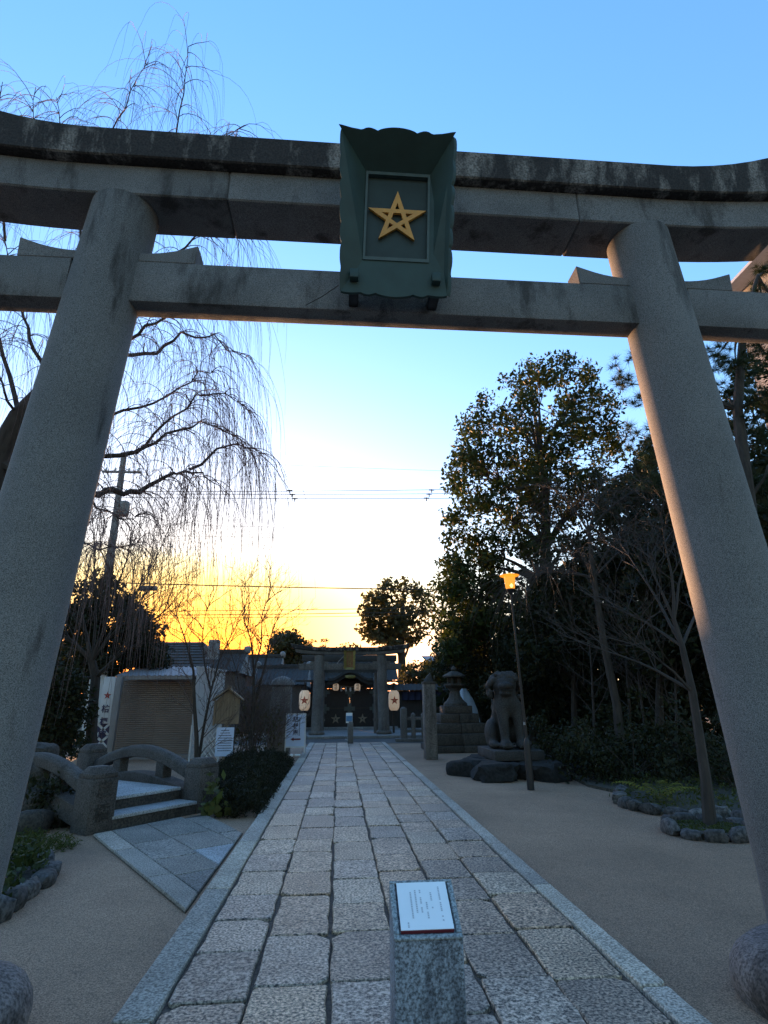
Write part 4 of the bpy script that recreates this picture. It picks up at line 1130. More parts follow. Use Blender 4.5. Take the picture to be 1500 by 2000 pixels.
# ================================================================== WOODLAND HELPERS
def crown_tree(name, label, base, fork, clusters, r0, leafmat_, per, size, crad, seed, trunk_m='bark', group=None, limbs=8, aspect=.5, flat=.85, mid=None):
    """trunk, limbs that reach every leaf cluster, and leaves round the cluster centres"""
    t = thing(name, label, 'tree', (base[0], base[1], 0), group)
    rr = random.Random(seed); base, fork = Vector(base), Vector(fork)
    top = max(clusters, key=lambda p: p[2]); topv = Vector(top[:3])
    m = MB(); tp = wander(base, fork, 6, .03, seed)
    if mid: tp = [base, Vector(mid), fork]
    nt = len(tp)-1
    m.tube(tp, [r0*(1.35 if i == 0 else 1-.4*i/nt) for i in range(nt+1)], 9)
    lead = wander(fork, fork.lerp(topv, .85), 5, .05, seed+1); m.tube(lead, [r0*.6*(1-.8*i/5) for i in range(6)], 7)
    spine = tp[nt//2:]+lead[1:]
    br_ = MB(); C = [Vector(c[:3]) for c in clusters]
    anchors = []
    for i in range(limbs):
        c = rr.choice(C); z = c.z - (c-base).length*.22
        s = min(spine, key=lambda p: abs(p.z-z)+rr.random()*.3)
        e = s.lerp(c, .62); L = wander(s, e, 5, .10, seed+50+i, .06)
        br_.tube(L, [r0*.34*(1-.55*q/5) for q in range(6)], 6); anchors += [(p, r0*.34*(1-.55*q/5)) for q, p in enumerate(L) if q > 1]
    anchors += [(p, r0*.3) for p in spine[1:]]
    for i, c in enumerate(C):
        a, ra = min(anchors, key=lambda q: (q[0]-c).length+max(0, q[0].z-c.z)*.8)
        L = wander(a, c, 4, .14, seed+500+i, .05); w_ = min(ra*.6, .05+.01*rr.random())
        br_.tube(L, [w_, w_*.75, w_*.55, w_*.35, .008], 4, caps=False)
    m.build('trunk', trunk_m, t, smooth=True); bo_ = br_.build('limbs', trunk_m, t); bo_['kind'] = 'stuff'
    leaves('crown', [(c[0], c[1], c[2], c[3] if len(c) > 3 else crad) for c in clusters], crad, per, size, leafmat_, t, seed, aspect, 'stuff', flat)
    return t


def envelope(px, Y, dY, n, seed, inset=.0):
    """cluster centres inside an outline given in photo positions, at a depth of Y plus or minus dY"""
    rr = random.Random(seed); xs_ = [p[0] for p in px]; ys_ = [p[1] for p in px]; out = []

    def inside(x, y):
        c = False; j = len(px)-1
        for i in range(len(px)):
            if (px[i][1] > y) != (px[j][1] > y) and x < (px[j][0]-px[i][0])*(y-px[i][1])/(px[j][1]-px[i][1])+px[i][0]: c = not c
            j = i
        return c
    cx, cy = sum(xs_)/len(xs_), sum(ys_)/len(ys_); k = 0
    while len(out) < n and k < n*60:
        k += 1; x, y = rr.uniform(min(xs_), max(xs_)), rr.uniform(min(ys_), max(ys_))
        if not inside(x, y): continue
        ex = abs(x-cx)/(max(xs_)-min(xs_))*2; ey = abs(y-cy)/(max(ys_)-min(ys_))*2
        dd = dY*sqrt(max(.05, 1-min(1, ex*ex*.8+ey*ey*.5)))
        p = at(x, y, Y+rr.uniform(-dd, dd))
        if p.z > .25: out.append((p.x, p.y, p.z))
    return out


def bare(mb, p, d, L, r, depth, rr, spread=.55, grav=0.0, n=4, minr=.004, up=.12, sides=4, kids=(2, 3)):
    """a leafless branch that forks into finer ones"""
    pts = [p.copy()]; q = p.copy(); dd = d.normalized()
    for i in range(n):
        dd = (dd + Vector((rr.gauss(0, .16), rr.gauss(0, .16), rr.gauss(0, .12)+up*.3-grav*(i+1)/n))).normalized()
        q = q + dd*L/n; pts.append(q.copy())
    mb.tube(pts, [max(minr*.6, r*(1-.5*i/n)) for i in range(n+1)], sides if r > .012 else 3, caps=False)
    if depth <= 0: return
    for k_ in range(rr.randint(*kids)):
        i = rr.randint(max(1, n//2), n); a = rr.uniform(0, 2*pi)
        o = dd.orthogonal().normalized(); o = Matrix.Rotation(a, 3, dd) @ o
        bare(mb, pts[i], dd+o*spread*rr.uniform(.6, 1.4)+Vector((0, 0, up)), L*rr.uniform(.58, .82), max(minr, r*.55), depth-1, rr, spread, grav, n, minr, up, sides, kids)


def strand(mb, p, d, L, rr, r=.0045, n=9, g=.34):
    """a whip that leaves along d and soon hangs straight down"""
    pts = [p.copy()]; q = p.copy(); dd = d.normalized(); s = L/n
    for i in range(n):
        dd = (dd + Vector((rr.gauss(0, .05), rr.gauss(0, .05), -g))).normalized() if i else dd
        q = q + dd*s; pts.append(q.copy())
    mb.tube(pts, [r*(1-.6*i/n) for i in range(n+1)], 3, caps=False)


# ================================================================== TREES
# ---- tall broadleaf tree, right of the path
YB = 22.0
out = [(950, 775), (985, 745), (1035, 708), (1095, 700), (1155, 725), (1195, 775), (1218, 850), (1225, 930), (1195, 1010), (1110, 1050), (1040, 1080), (985, 1075), (925, 1085), (868, 1060), (856, 1005), (882, 950), (888, 880), (915, 820)]
cl = envelope(out, YB, 2.4, 260, 11) + envelope([(862, 1080), (930, 1060), (1010, 1100), (1000, 1180), (930, 1260), (870, 1290), (845, 1200)], YB+.5, 1.6, 90, 12)
b = at(1075, 1470, YB); crown_tree('broadleaf_tree', 'tallest broadleaf tree with a rounded crown, beside the glowing lamp', (b.x, YB, 0), at(1066, 1010, YB), cl, .33, 'leaf', 105, .20, .58, 21, limbs=26, aspect=.5)
# ---- round tree beyond the gate
out = [(722, 1165), (745, 1143), (800, 1138), (830, 1150), (845, 1185), (838, 1215), (820, 1245), (790, 1262), (740, 1262), (712, 1250), (708, 1200)]
cl = envelope(out, 44, 2.6, 95, 13); b = at(785, 1371, 44)
crown_tree('round_tree', 'round-headed tree rising behind the far torii', (b.x, 44, 0), at(782, 1240, 44), cl, .42, 'leaf_brown', 60, .34, .75, 23, limbs=18, aspect=.6)
# ---- dense dark conifer, small pines and hedge trees behind the gate's left
out = [(530, 1262), (545, 1240), (570, 1240), (595, 1258), (602, 1290), (600, 1340), (526, 1340)]
cl = envelope(out, 40, 1.4, 110, 14); b = at(563, 1371, 40)
crown_tree('trimmed_tree', 'dense round-topped dark tree left of the far torii', (b.x, 40, 0), at(563, 1300, 40), cl, .3, 'leaf_brown', 110, .26, .62, 24, limbs=8)
for i, (x0, x1, y0, lb) in enumerate(((598, 622, 1248, 'small spiky pine on the skyline left of the gold tablet'), (622, 650, 1250, 'small flat-topped pine on the skyline just left of the gold tablet'))):
    out = [((x0+x1)/2, y0), (x1, y0+22), (x1-2, 1310), (x0+2, 1310), (x0, y0+22)]
    cl = envelope(out, 41+i, .8, 22, 15+i); b = at((x0+x1)/2, 1371, 41+i)
    crown_tree('small_pine', lb, (b.x, 41+i, 0), at((x0+x1)/2, 1290, 41+i), cl, .16, 'leaf_brown', 50, .22, .4, 25+i, limbs=5, aspect=.3, flat=.4)
for i, (x0, x1, y0, Y, lb) in enumerate(((785, 860, 1290, 38, 'dim round shrub tree right of the far torii'), (835, 905, 1262, 36, 'dark tree behind the stone lantern'), (440, 535, 1318, 38, 'low dark tree behind the notice board'), (640, 720, 1262, 43, 'low brown tree behind the gate ridge'))):
    out = [(x0, 1350), (x0+8, y0+18), ((x0+x1)/2, y0), (x1-8, y0+16), (x1, 1350)]
    cl = envelope(out, Y, 1.6, 46, 40+i); b = at((x0+x1)/2, 1371, Y)
    crown_tree('background_tree', lb, (b.x, Y, 0), at((x0+x1)/2, 1330, Y), cl, .2, 'leaf_brown', 80, .25, .6, 44+i, limbs=6)

# ---- evergreen on the left, beyond the bridge
out = [(160, 1150), (195, 1118), (235, 1150), (262, 1185), (300, 1215), (322, 1260), (312, 1300), (268, 1312), (215, 1320), (175, 1335), (130, 1330), (118, 1230)]
cl = envelope(out, 19.6, 1.2, 150, 16); b = at(190, 1480, 19.6)
crown_tree('evergreen_tree', 'dense evergreen tree rising over the kiosk roof', (b.x, 19.6, 0), at(195, 1290, 19.6), cl, .16, 'leaf_dark', 120, .15, .42, 26, limbs=12)
out = [(60, 1320), (120, 1290), (158, 1330), (172, 1400), (160, 1475), (100, 1480), (50, 1470)]
cl = envelope(out, 14.2, .9, 70, 17); b = at(120, 1500, 14.2)
crown_tree('evergreen_shrub', 'dark leafy evergreen shrub between the near pillar and the kiosk sign', (b.x, 14.2, 0), at(120, 1430, 14.2), cl, .07, 'leaf_dark', 90, .11, .34, 27, limbs=8)

# ---- the grove on the right: dark evergreens with thin trunks
grove = [  # trunk x, base y, fork, outline, depth, label
    (1125, 1478, (1120, 1300), [(1010, 1190), (1060, 1090), (1150, 1040), (1230, 1090), (1230, 1260), (1150, 1330), (1040, 1330)], 18.5, 'dark evergreen behind the guardian lion and lamp'),
    (1203, 1490, (1200, 1290), [(1140, 1150), (1180, 980), (1260, 900), (1320, 960), (1320, 1200), (1240, 1300), (1160, 1290)], 17.0, 'tall dark evergreen in the middle of the grove'),
    (1285, 1500, (1290, 1290), [(1230, 1150), (1290, 980), (1380, 930), (1440, 1050), (1430, 1250), (1340, 1330), (1250, 1310)], 14.5, 'dark evergreen seen behind the slender young tree'),
    (935, 1440, (940, 1330), [(850, 1250), (900, 1190), (960, 1170), (1010, 1220), (1020, 1330), (960, 1380), (890, 1370), (868, 1310)], 25.5, 'dark evergreen between the stone lantern and the lion'),
    (1420, 1520, (1430, 1300), [(1370, 1200), (1420, 980), (1500, 880), (1640, 900), (1650, 1250), (1500, 1330), (1400, 1320)], 12.5, 'dark evergreen directly behind the near right pillar'),
    (1450, 1500, (1470, 1150), [(1380, 1100), (1385, 900), (1420, 760), (1500, 640), (1640, 640), (1660, 1000), (1560, 1150), (1440, 1160)], 15.5, 'tall dark evergreen beyond the pine, right of the near right pillar'),
    (1320, 1480, (1310, 1150), [(1225, 1050), (1240, 900), (1290, 820), (1360, 860), (1390, 1000), (1380, 1130), (1290, 1160)], 19.0, 'dark evergreen whose top shows left of the near right pillar'),
    (1040, 1450, (1040, 1340), [(950, 1340), (990, 1230), (1090, 1200), (1180, 1280), (1190, 1400), (1100, 1440), (990, 1420)], 21.5, 'low dark evergreen in the shade behind the lion'),
    (1250, 1460, (1250, 1350), [(1150, 1380), (1200, 1290), (1330, 1270), (1430, 1330), (1440, 1450), (1300, 1470), (1180, 1460)], 17.5, 'low dark evergreen at the back of the fern bed'),
]
for i, (tx, ty, fk, out, Y, lb) in enumerate(grove):
    cl = envelope(out, Y, 1.7, 110, 60+i); b = at(tx, ty, Y)
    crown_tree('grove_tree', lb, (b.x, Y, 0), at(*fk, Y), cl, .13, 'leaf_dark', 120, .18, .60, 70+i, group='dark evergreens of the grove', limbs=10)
# the dense wood behind the grove reads as one mass
fw_c = envelope([(868, 1390), (880, 1300), (960, 1200), (1080, 1130), (1250, 1060), (1480, 1000), (1700, 1000), (1700, 1440), (1300, 1450), (1000, 1425)], 30, 2.0, 900, 161)
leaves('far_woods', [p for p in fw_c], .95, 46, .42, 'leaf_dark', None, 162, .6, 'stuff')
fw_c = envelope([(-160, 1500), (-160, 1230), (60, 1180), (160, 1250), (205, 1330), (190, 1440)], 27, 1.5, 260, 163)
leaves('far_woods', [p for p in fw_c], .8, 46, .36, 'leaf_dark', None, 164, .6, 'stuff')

# thin bare trunks standing inside the grove
for i, (x0, y0, x1, y1, Y, lb) in enumerate(((1165, 1485, 1150, 1250, 16.2, 'thin bare sapling behind the lamp post'), (1232, 1480, 1222, 1230, 15.4, 'thin crooked bare sapling in the middle of the grove'), (1268, 1500, 1245, 1260, 14.8, 'thin bare sapling left of the slender young tree'), (1320, 1490, 1318, 1290, 13.6, 'thin bare sapling above the ferns'))):
    b = at(x0, y0, Y); t = thing('bare_sapling', lb, 'tree', (b.x, Y, 0), 'bare saplings in the grove'); rr = random.Random(300+i); e = at(x1, y1, Y)
    m = MB(); L = wander((b.x, Y, 0), e, 8, .06, 310+i); m.tube(L, [.045-.003*q for q in range(9)], 6); m.build('trunk', 'grey_twig', t, smooth=True)
    m = MB()
    for q in (3, 4, 5, 6, 7, 8):
        for _ in range(2): bare(m, L[q], Vector((rr.uniform(-1, 1), rr.uniform(-1, 1), rr.uniform(.3, 1))), 1.1, .014, 2, rr)
    m.build('branches', 'grey_twig', t)['kind'] = 'stuff'

# ---- slender young tree in the stone ring, right
yt = thing('slender_tree', 'slender leafless young tree standing in the small stone ring', 'tree', (4.36, 7.02, 0))
rb = gnd(1388, 1622); Ys = rb.y; rr = random.Random(41)
tr = [rb, at(1378, 1520, Ys), at(1366, 1440, Ys+.05), at(1352, 1350, Ys+.1), at(1332, 1262, Ys+.15), at(1316, 1210, Ys+.2)]
tr[0].z = .02
MB().tube(tr, [.085, .066, .060, .052, .040, .030], 9).build('trunk', 'bark_pale', yt, smooth=True)
m = MB()
for (x, y, Y, i) in ((1255, 1080, Ys+.4, 5), (1345, 1040, Ys+.3, 5), (1180, 1180, Ys+.9, 4), (1290, 1000, Ys+.2, 5), (1420, 1120, Ys+.8, 4), (1150, 1260, Ys+.6, 3), (1240, 1260, Ys-.4, 3), (1210, 1060, Ys+1.2, 4)):
    e = at(x, y, Y); L = wander(tr[i], e, 6, .07, x, .05); m.tube(L, [.026, .022, .018, .014, .011, .008, .006], 5, caps=False)
    for q in range(2, 7):
        for _ in range(2): bare(m, L[q], (L[q]-L[q-1]).normalized()+Vector((rr.uniform(-.9, .9), rr.uniform(-.9, .9), rr.uniform(-.1, .8))), .55, .008, 2, rr, minr=.0022)
m.build('branches', 'grey_twig', yt)['kind'] = 'stuff'

# ---- weeping bare tree between lamp and grove
we = thing('weeping_cherry', 'leafless weeping tree trailing grey twigs behind the lamp post', 'tree', (0, 0, 0))
YW = 13.4; b = at(1215, 1500, YW); we.location = (b.x, YW, 0); rr = random.Random(51)
tr = [Vector((b.x, YW, 0)), at(1205, 1380, YW), at(1178, 1250, YW), at(1160, 1130, YW), at(1150, 1040, YW)]
MB().tube(tr, [.13, .10, .085, .07, .045], 8).build('trunk', 'bark', we, smooth=True)
m = MB()
for (x, y, Y, i) in ((1060, 1010, YW-.2, 3), (1000, 1130, YW-.5, 3), (1090, 960, YW+.5, 4), (1180, 930, YW+.3, 4), (1255, 950, YW-.3, 4), (1300, 1050, YW+.3, 3), (1040, 1120, YW+.8, 3), (1110, 1080, YW-1.0, 3), (1220, 1040, YW-.9, 3), (1140, 985, YW-.4, 4)):
    e = at(x, y, Y); L = wander(tr[i], e, 7, .08, x+7, .10); m.tube(L, [.034-.0038*q for q in range(8)], 5, caps=False)
    for q in range(2, 8):
        for _ in range(9): strand(m, L[q], (L[q]-L[q-1]).normalized()*.8+Vector((rr.uniform(-.8, .8), rr.uniform(-.8, .8), rr.uniform(-.2, .6))), rr.uniform(.8, 2.5), rr, .0058, 8, .28)
m.build('weeping_twigs', 'grey_twig', we)['kind'] = 'stuff'

# ---- pine behind the right pillar
pn_ = thing('pine_tree', 'pine tree with tufted needles rising behind the near right pillar', 'tree', (0, 0, 0))
YP = 10.5; b = at(1490, 1560, YP); pn_.location = (b.x, YP, 0); rr = random.Random(61)
tr = [Vector((b.x, YP, 0)), at(1480, 1250, YP), at(1462, 980, YP), at(1440, 800, YP), at(1452, 640, YP), at(1480, 540, YP)]
MB().tube(tr, [.2, .17, .14, .11, .08, .04], 9).build('trunk', 'bark', pn_, smooth=True)
m = MB(); tufts = []
for (x, y, Y, i, n) in ((1222, 745, YP+.3, 3, 9), (1240, 705, YP+.5, 3, 5), (1248, 780, YP+.3, 3, 5), (1245, 850, YP+.2, 2, 9), (1262, 900, YP+.2, 2, 8), (1285, 950, YP+.4, 2, 9), (1310, 900, YP+.6, 2, 7),
                        (1400, 700, YP, 4, 12), (1425, 655, YP-.3, 4, 10), (1440, 705, YP-.3, 4, 12), (1490, 690, YP, 4, 14), (1460, 600, YP-.2, 5, 10), (1490, 580, YP+.2, 5, 14), (1530, 620, YP, 5, 14), (1490, 780, YP-.4, 3, 14), (1540, 860, YP, 2, 14),
                        (1420, 770, YP+.5, 3, 12), (1450, 740, YP+.7, 3, 12), (1480, 850, YP+.6, 2, 14), (1495, 530, YP+.4, 5, 8), (1450, 830, YP+.3, 3, 12), (1430, 880, YP+.8, 2, 10), (1470, 940, YP+.2, 2, 14), (1500, 1000, YP+.2, 2, 14)):
    e = at(x, y, Y); L = wander(tr[i], e, 6, .10, x+y, .04); m.tube(L, [.045-.006*q for q in range(7)], 5, caps=False)
    for q in range(n*2):
        tufts.append(e+Vector((rr.gauss(0, .22), rr.gauss(0, .22), rr.gauss(0, .12))))
m.build('limbs', 'bark', pn_)['kind'] = 'stuff'
V = []; F = []; r2 = np.random.RandomState(5)
for c in tufts:
    for _ in range(60):
        d = r2.normal(size=3); d[2] = d[2]*.7+.25; d /= np.linalg.norm(d); o = np.cross(d, r2.normal(size=3)); o /= np.linalg.norm(o)
        L = r2.uniform(.14, .25); c_ = np.array(c); k_ = len(V); V += [c_-o*.005, c_+o*.005, c_+d*L]; F.append((k_, k_+1, k_+2))
pydata('needles', V, F, 'needle', pn_, 'stuff')

# ---- great weeping willow on the left
wi = thing('willow_tree', 'great leafless weeping willow spreading behind the near left pillar', 'tree', (0, 0, 0))
YL = 10.2; rr = random.Random(71); b = at(-60, 1560, YL); wi.location = (b.x, YL, 0)
fk = at(38, 815, YL)
tr = [Vector((b.x, YL, 0)), at(-62, 1300, YL), at(-45, 1080, YL), at(-8, 900, YL), fk, at(100, 745, YL)]
m = MB(); m.tube(tr, [.38, .30, .25, .22, .19, .13], 12); m.build('trunk', 'bark', wi, smooth=True)
LM = [  # limbs as photo positions with depth
    [(100, 745, YL), (75, 700, YL), (50, 640, YL-.2), (25, 560, YL-.2), (10, 470, YL)],
    [(100, 745, YL), (150, 640, YL+.3), (165, 520, YL+.4), (150, 400, YL+.5), (120, 270, YL+.6), (110, 190, YL+.6)],
    [(100, 745, YL), (190, 650, YL), (262, 560, YL-.2), (300, 430, YL-.2), (330, 300, YL), (362, 180, YL), (368, 90, YL)],
    [(38, 815, YL), (10, 700, YL+.4), (-30, 520, YL+.6), (-20, 330, YL+.6), (5, 160, YL+.4)],
    [(100, 745, YL), (180, 700, YL-.5), (255, 668, YL-.6), (300, 632, YL-.6), (380, 600, YL-.5), (450, 530, YL-.4)],
    [(100, 745, YL), (230, 690, YL+.5), (305, 688, YL+.5), (360, 655, YL+.5), (420, 660, YL+.5), (480, 700, YL+.4)],
    [(38, 815, YL), (130, 850, YL+.3), (215, 812, YL+.4), (300, 788, YL+.4), (375, 735, YL+.5), (420, 720, YL+.5)],
    [(38, 815, YL), (120, 890, YL-.2), (205, 892, YL-.2), (265, 886, YL-.2), (320, 848, YL-.2), (400, 826, YL-.1), (460, 850, YL)],
    [(-8, 900, YL), (90, 960, YL), (190, 958, YL), (240, 958, YL), (285, 955, YL), (338, 920, YL), (370, 917, YL), (420, 945, YL)],
    [(370, 917, YL), (420, 880, YL+.1), (470, 860, YL+.2), (510, 890, YL+.2)],
    [(265, 886, YL-.2), (320, 830, YL-.1), (385, 780, YL), (440, 770, YL), (480, 800, YL+.1)],
    [(300, 430, YL-.2), (380, 330, YL-.2), (430, 270, YL-.2), (480, 245, YL-.1)],
    [(150, 400, YL+.5), (200, 300, YL+.3), (240, 210, YL+.2), (290, 120, YL+.2)],
    [(262, 560, YL-.2), (360, 480, YL-.3), (430, 430, YL-.3), (480, 440, YL-.3)],
    [(38, 815, YL), (15, 770, YL-.5), (-20, 690, YL-.8), (-60, 560, YL-1)],
    [(10, 470, YL), (30, 380, YL), (60, 260, YL), (70, 170, YL)],
    [(120, 890, YL-.2), (190, 990, YL-.3), (240, 1010, YL-.3), (290, 1000, YL-.3)],
    [(90, 960, YL), (160, 1060, YL+.2), (215, 1075, YL+.2), (270, 1060, YL+.2)],
]
m = MB(); tw = MB()
for li_, P in enumerate(LM):
    Q = [at(*p) for p in P]; D = []
    for i in range(len(Q)-1):
        for q in range(3): D.append(Q[i].lerp(Q[i+1], q/3)+Vector((rr.gauss(0, .035), rr.gauss(0, .05), rr.gauss(0, .035)))*(1 if i or q else 0))
    D.append(Q[-1]); n = len(D); r_ = {7: .065, 8: .085}.get(li_, .055) if li_ < 9 else .03
    m.tube(D, [max(.007, r_*(1-.93*i/n)) for i in range(n)], 6, caps=False)
    for i in range(3, n):
        dirn = (D[i]-D[i-1]).normalized(); f = i/n
        for _ in range(2 if f < .45 else 4):
            s = D[i].lerp(D[i-1], rr.random())
            a = rr.uniform(0, 2*pi); o = Vector((cos(a), sin(a)*.8, rr.uniform(.1, .9))); L = rr.uniform(.35, 1.0)
            # an arching shoot that carries the whips
            pts = [s]; dd = (dirn*.7+o).normalized(); q = s.copy()
            for k_ in range(6):
                dd = (dd+Vector((rr.gauss(0, .1), rr.gauss(0, .1), -.30))).normalized(); q = q+dd*L/6; pts.append(q.copy())
            tw.tube(pts, [.011-.0011*k_ for k_ in range(7)], 3, caps=False)
            for k_ in (2, 3, 4, 5, 6):
                if rr.random() < .75: strand(tw, pts[k_], dd+Vector((rr.uniform(-.5, .5), rr.uniform(-.5, .5), rr.uniform(-.2, .5))), rr.uniform(.9, 2.8)*(1.35 if f > .6 else .8), rr, .0040, 10, .50)
m.build('limbs', 'bark', wi)['kind'] = 'stuff'
tw.build('weeping_twigs', 'willow_twig', wi)['kind'] = 'stuff'
print('willow verts', len(tw.v))

# ---- bare tree left of the shutter, its trunk in front of the kiosk sign
bt = thing('bare_tree', 'leafless tree with a leaning dark trunk left of the kiosk sign', 'tree', (0, 0, 0))
YA = 15.2; b = at(180, 1490, YA); bt.location = (b.x, YA, 0); rr = random.Random(81)
tr = [Vector((b.x, YA, 0)), at(179, 1430, YA), at(183, 1370, YA), at(187, 1325, YA), at(180, 1292, YA)]
MB().tube(tr, [.17, .13, .115, .115, .10], 9).build('trunk', 'bark', bt, smooth=True)
m = MB()
for (x, y, Y, i, r_) in ((250, 1265, YA-.5, 3, .07), (120, 1240, YA, 4, .07), (150, 1180, YA+.2, 4, .06), (215, 1130, YA-.3, 4, .05), (320, 1200, YA-.6, 3, .035), (290, 1150, YA-.4, 4, .035), (60, 1330, YA-.4, 3, .04), (250, 1060, YA, 4, .04), (180, 1050, YA+.3, 4, .04), (100, 1390, YA-1, 2, .03), (300, 1090, YA-.2, 4, .03)):
    e = at(x, y, Y); L = wander(tr[i], e, 7, .12, x+3*y, .04); m.tube(L, [r_*(1-.11*q) for q in range(8)], 5, caps=False)
    for q in range(2, 8):
        for _ in range(2): bare(m, L[q], (L[q]-L[q-1]).normalized()+Vector((rr.uniform(-.9, .9), rr.uniform(-.9, .9), rr.uniform(-.2, .7))), 1.0, .014, 3, rr, spread=.7, minr=.004)
m.build('branches', 'bark', bt)['kind'] = 'stuff'

# ---- two-stemmed bare tree right of the shutter and the twiggy shrub by the tall post
for nm, lb, stems, sd, Ln in (('bare_tree', 'two-stemmed leafless tree in front of the white screen', [[(386, 1490), (384, 1440), (380, 1380), (378, 1310), (362, 1250), (345, 1200)], [(386, 1490), (398, 1420), (412, 1350), (428, 1290), (452, 1240), (480, 1190)], [(412, 1350), (400, 1300), (395, 1240), (405, 1180)]], 91, 15.0),
                              ('bare_tree', 'leafless tree with fine orange-lit twigs before the sunset, left of the tall stone post', [[(490, 1500), (490, 1440), (495, 1380), (496, 1310), (490, 1250), (470, 1190)], [(495, 1380), (515, 1310), (530, 1240), (548, 1190)], [(496, 1310), (510, 1260), (512, 1200), (530, 1150)], [(490, 1440), (470, 1370), (462, 1310), (440, 1240)]], 92, 16.2)):
    b = at(*stems[0][0], Ln); t = thing(nm, lb, 'tree', (b.x, Ln, 0)); rr = random.Random(sd); m = MB(); tw = MB()
    for j, P in enumerate(stems):
        Q = [at(x, y, Ln+.15*j) for x, y in P]
        if j == 0 or P[0] == stems[0][0]: Q[0].z = 0
        rs = [(.065 if j == 0 else .042 if j == 1 else .03)*(1-.88*i/(len(Q)-1)) for i in range(len(Q))]
        m.tube(Q, rs, 7)
        for i in range(2 if j == 0 else 1, len(Q)):
            for _ in range(4 if i < len(Q)-1 else 6):
                s = Q[i].lerp(Q[i-1], rr.random()); bare(tw, s, (Q[i]-Q[i-1]).normalized()*.8+Vector((rr.uniform(-1, 1), rr.uniform(-1, 1), rr.uniform(0, .7))), rr.uniform(.5, .9), .013, 3, rr, spread=.6, minr=.0038)
    m.build('trunk', 'bark', t, smooth=True); tw.build('branches', 'twig', t)['kind'] = 'stuff'
tg = thing('twiggy_shrub', 'dense brown twiggy shrub around the foot of the tall stone post', 'shrub', (0, 0, 0)); b = at(510, 1490, 17.2); tg.location = (b.x, 17.2, 0)
m = MB(); rr = random.Random(93)
for i in range(46):
    x = rr.uniform(448, 530); p = at(x, 1490, 17.2+rr.uniform(-.5, .7)); p.z = 0
    bare(m, p, Vector((rr.gauss(0, .25), rr.gauss(0, .25), 1)), rr.uniform(.9, 1.3), .016, 3, rr, spread=.55, minr=.004, kids=(2, 3))
m.build('twigs', 'twig', tg)['kind'] = 'stuff'
cl = envelope([(446, 1430), (470, 1360), (515, 1340), (540, 1390), (535, 1470), (450, 1480)], 17.6, .5, 30, 94)
leaves('leaf_clumps', cl, .34, 60, .085, 'leaf_brown', tg, 95, .5, 'stuff')

# ================================================================== HEDGE, BEDS, SHRUBS, FERNS
hd = thing('low_hedge', 'low dark fine-leaved hedge along the left edge of the path', 'hedge', (-2.2, 12.5, 0))
P = []; r2 = np.random.RandomState(8)
quad = [gnd(425, 1600), gnd(505, 1600), gnd(575, 1490), gnd(425, 1500)]
for i in range(1700):
    a, b_ = r2.rand(), r2.rand()
    p = quad[0].lerp(quad[1], a).lerp(quad[3].lerp(quad[2], a), b_)
    edge = min(a, 1-a, b_+.12, 1-b_+.1)*4; h = (.40+.16*mnoise.noise(Vector((p.x*2.2, p.y*2.2, 0))))*min(1, max(.05, edge))**.6
    P.append((p.x, p.y, r2.rand()**.6*h+.02))
leaves('foliage', P, .09, 44, .060, 'hedge', hd, 96, .20, 'stuff', droop=-.8)
vg = thing('broad_leaf_plant', 'small pale broad-leaved plant at the foot of the bridge post by the path', 'plant', tuple(gnd(420, 1598)))
c = gnd(420, 1598); leaves('leaves', [(c.x+r2.normal()*.10, c.y+r2.normal()*.1, abs(r2.normal())*.16+.08) for _ in range(16)], .10, 4, .13, 'grass', vg, 97, .75, 'stuff')


def edging(parent, pts, w, h, seed, name='edging_stone', lap=.92):
    """a row of rough stones along a line on the ground"""
    rr = random.Random(seed); P = [Vector((p[0], p[1], 0)) for p in pts]; seg = 0; pos = P[0].copy(); i = 0
    total = sum((P[j+1]-P[j]).length for j in range(len(P)-1)); d = 0
    while d < total-.05:
        L = rr.uniform(.22, .42); L = min(L, total-d+.08); mid = d+L/2; acc = 0
        for j in range(len(P)-1):
            sl2 = (P[j+1]-P[j]).length
            if acc+sl2 >= mid or j == len(P)-2:
                q = P[j].lerp(P[j+1], min(1, (mid-acc)/sl2)); dr_ = (P[j+1]-P[j]).normalized(); break
            acc += sl2
        hh = h*rr.uniform(.8, 1.2)
        MB().rock((q.x, q.y, hh*.33), (L*lap, w*rr.uniform(.85, 1.15), hh), seed+d*9, 2, .30, atan2(dr_.y, dr_.x)+rr.uniform(-.12, .12)).build(name, 'edging', parent, smooth=True, angle=45)
        d += L


bed = thing('planting_bed', None, None, (0, 0, 0)); bed['kind'] = 'structure'
edge_px = [(1215, 1552), (1212, 1572), (1240, 1583), (1290, 1593), (1360, 1603), (1420, 1607), (1500, 1622), (1600, 1650)]
eg = [gnd(*p) for p in edge_px]
poly = [(p.x, p.y) for p in eg]+[(12, 6.0), (18, 10), (18, 30), (6.5, 30), (5.4, 22), (5.6, 17), (5.0, 13.5), (4.7, 11.2)]
MB().prism([(x, y, -.02) for x, y in poly], (0, 0, .07)).build('soil', 'soil', bed)
edging(bed, [(p.x, p.y) for p in eg], .20, .20, 5)
ring = thing('tree_ring', None, None, (0, 0, 0)); ring['kind'] = 'structure'
rc = gnd(1390, 1628); RA = .47
n = 26; MB().prism([(rc.x+RA*cos(2*pi*i/n), rc.y+RA*.92*sin(2*pi*i/n), -.01) for i in range(n)], (0, 0, .08)).build('soil', 'soil', ring)
edging(ring, [(rc.x+RA*1.05*cos(2*pi*i/24), rc.y+RA*.97*sin(2*pi*i/24)) for i in range(25)], .15, .17, 11)
lbed = thing('left_bed', None, None, (0, 0, 0)); lbed['kind'] = 'structure'; lbed.name = 'planting_bed'
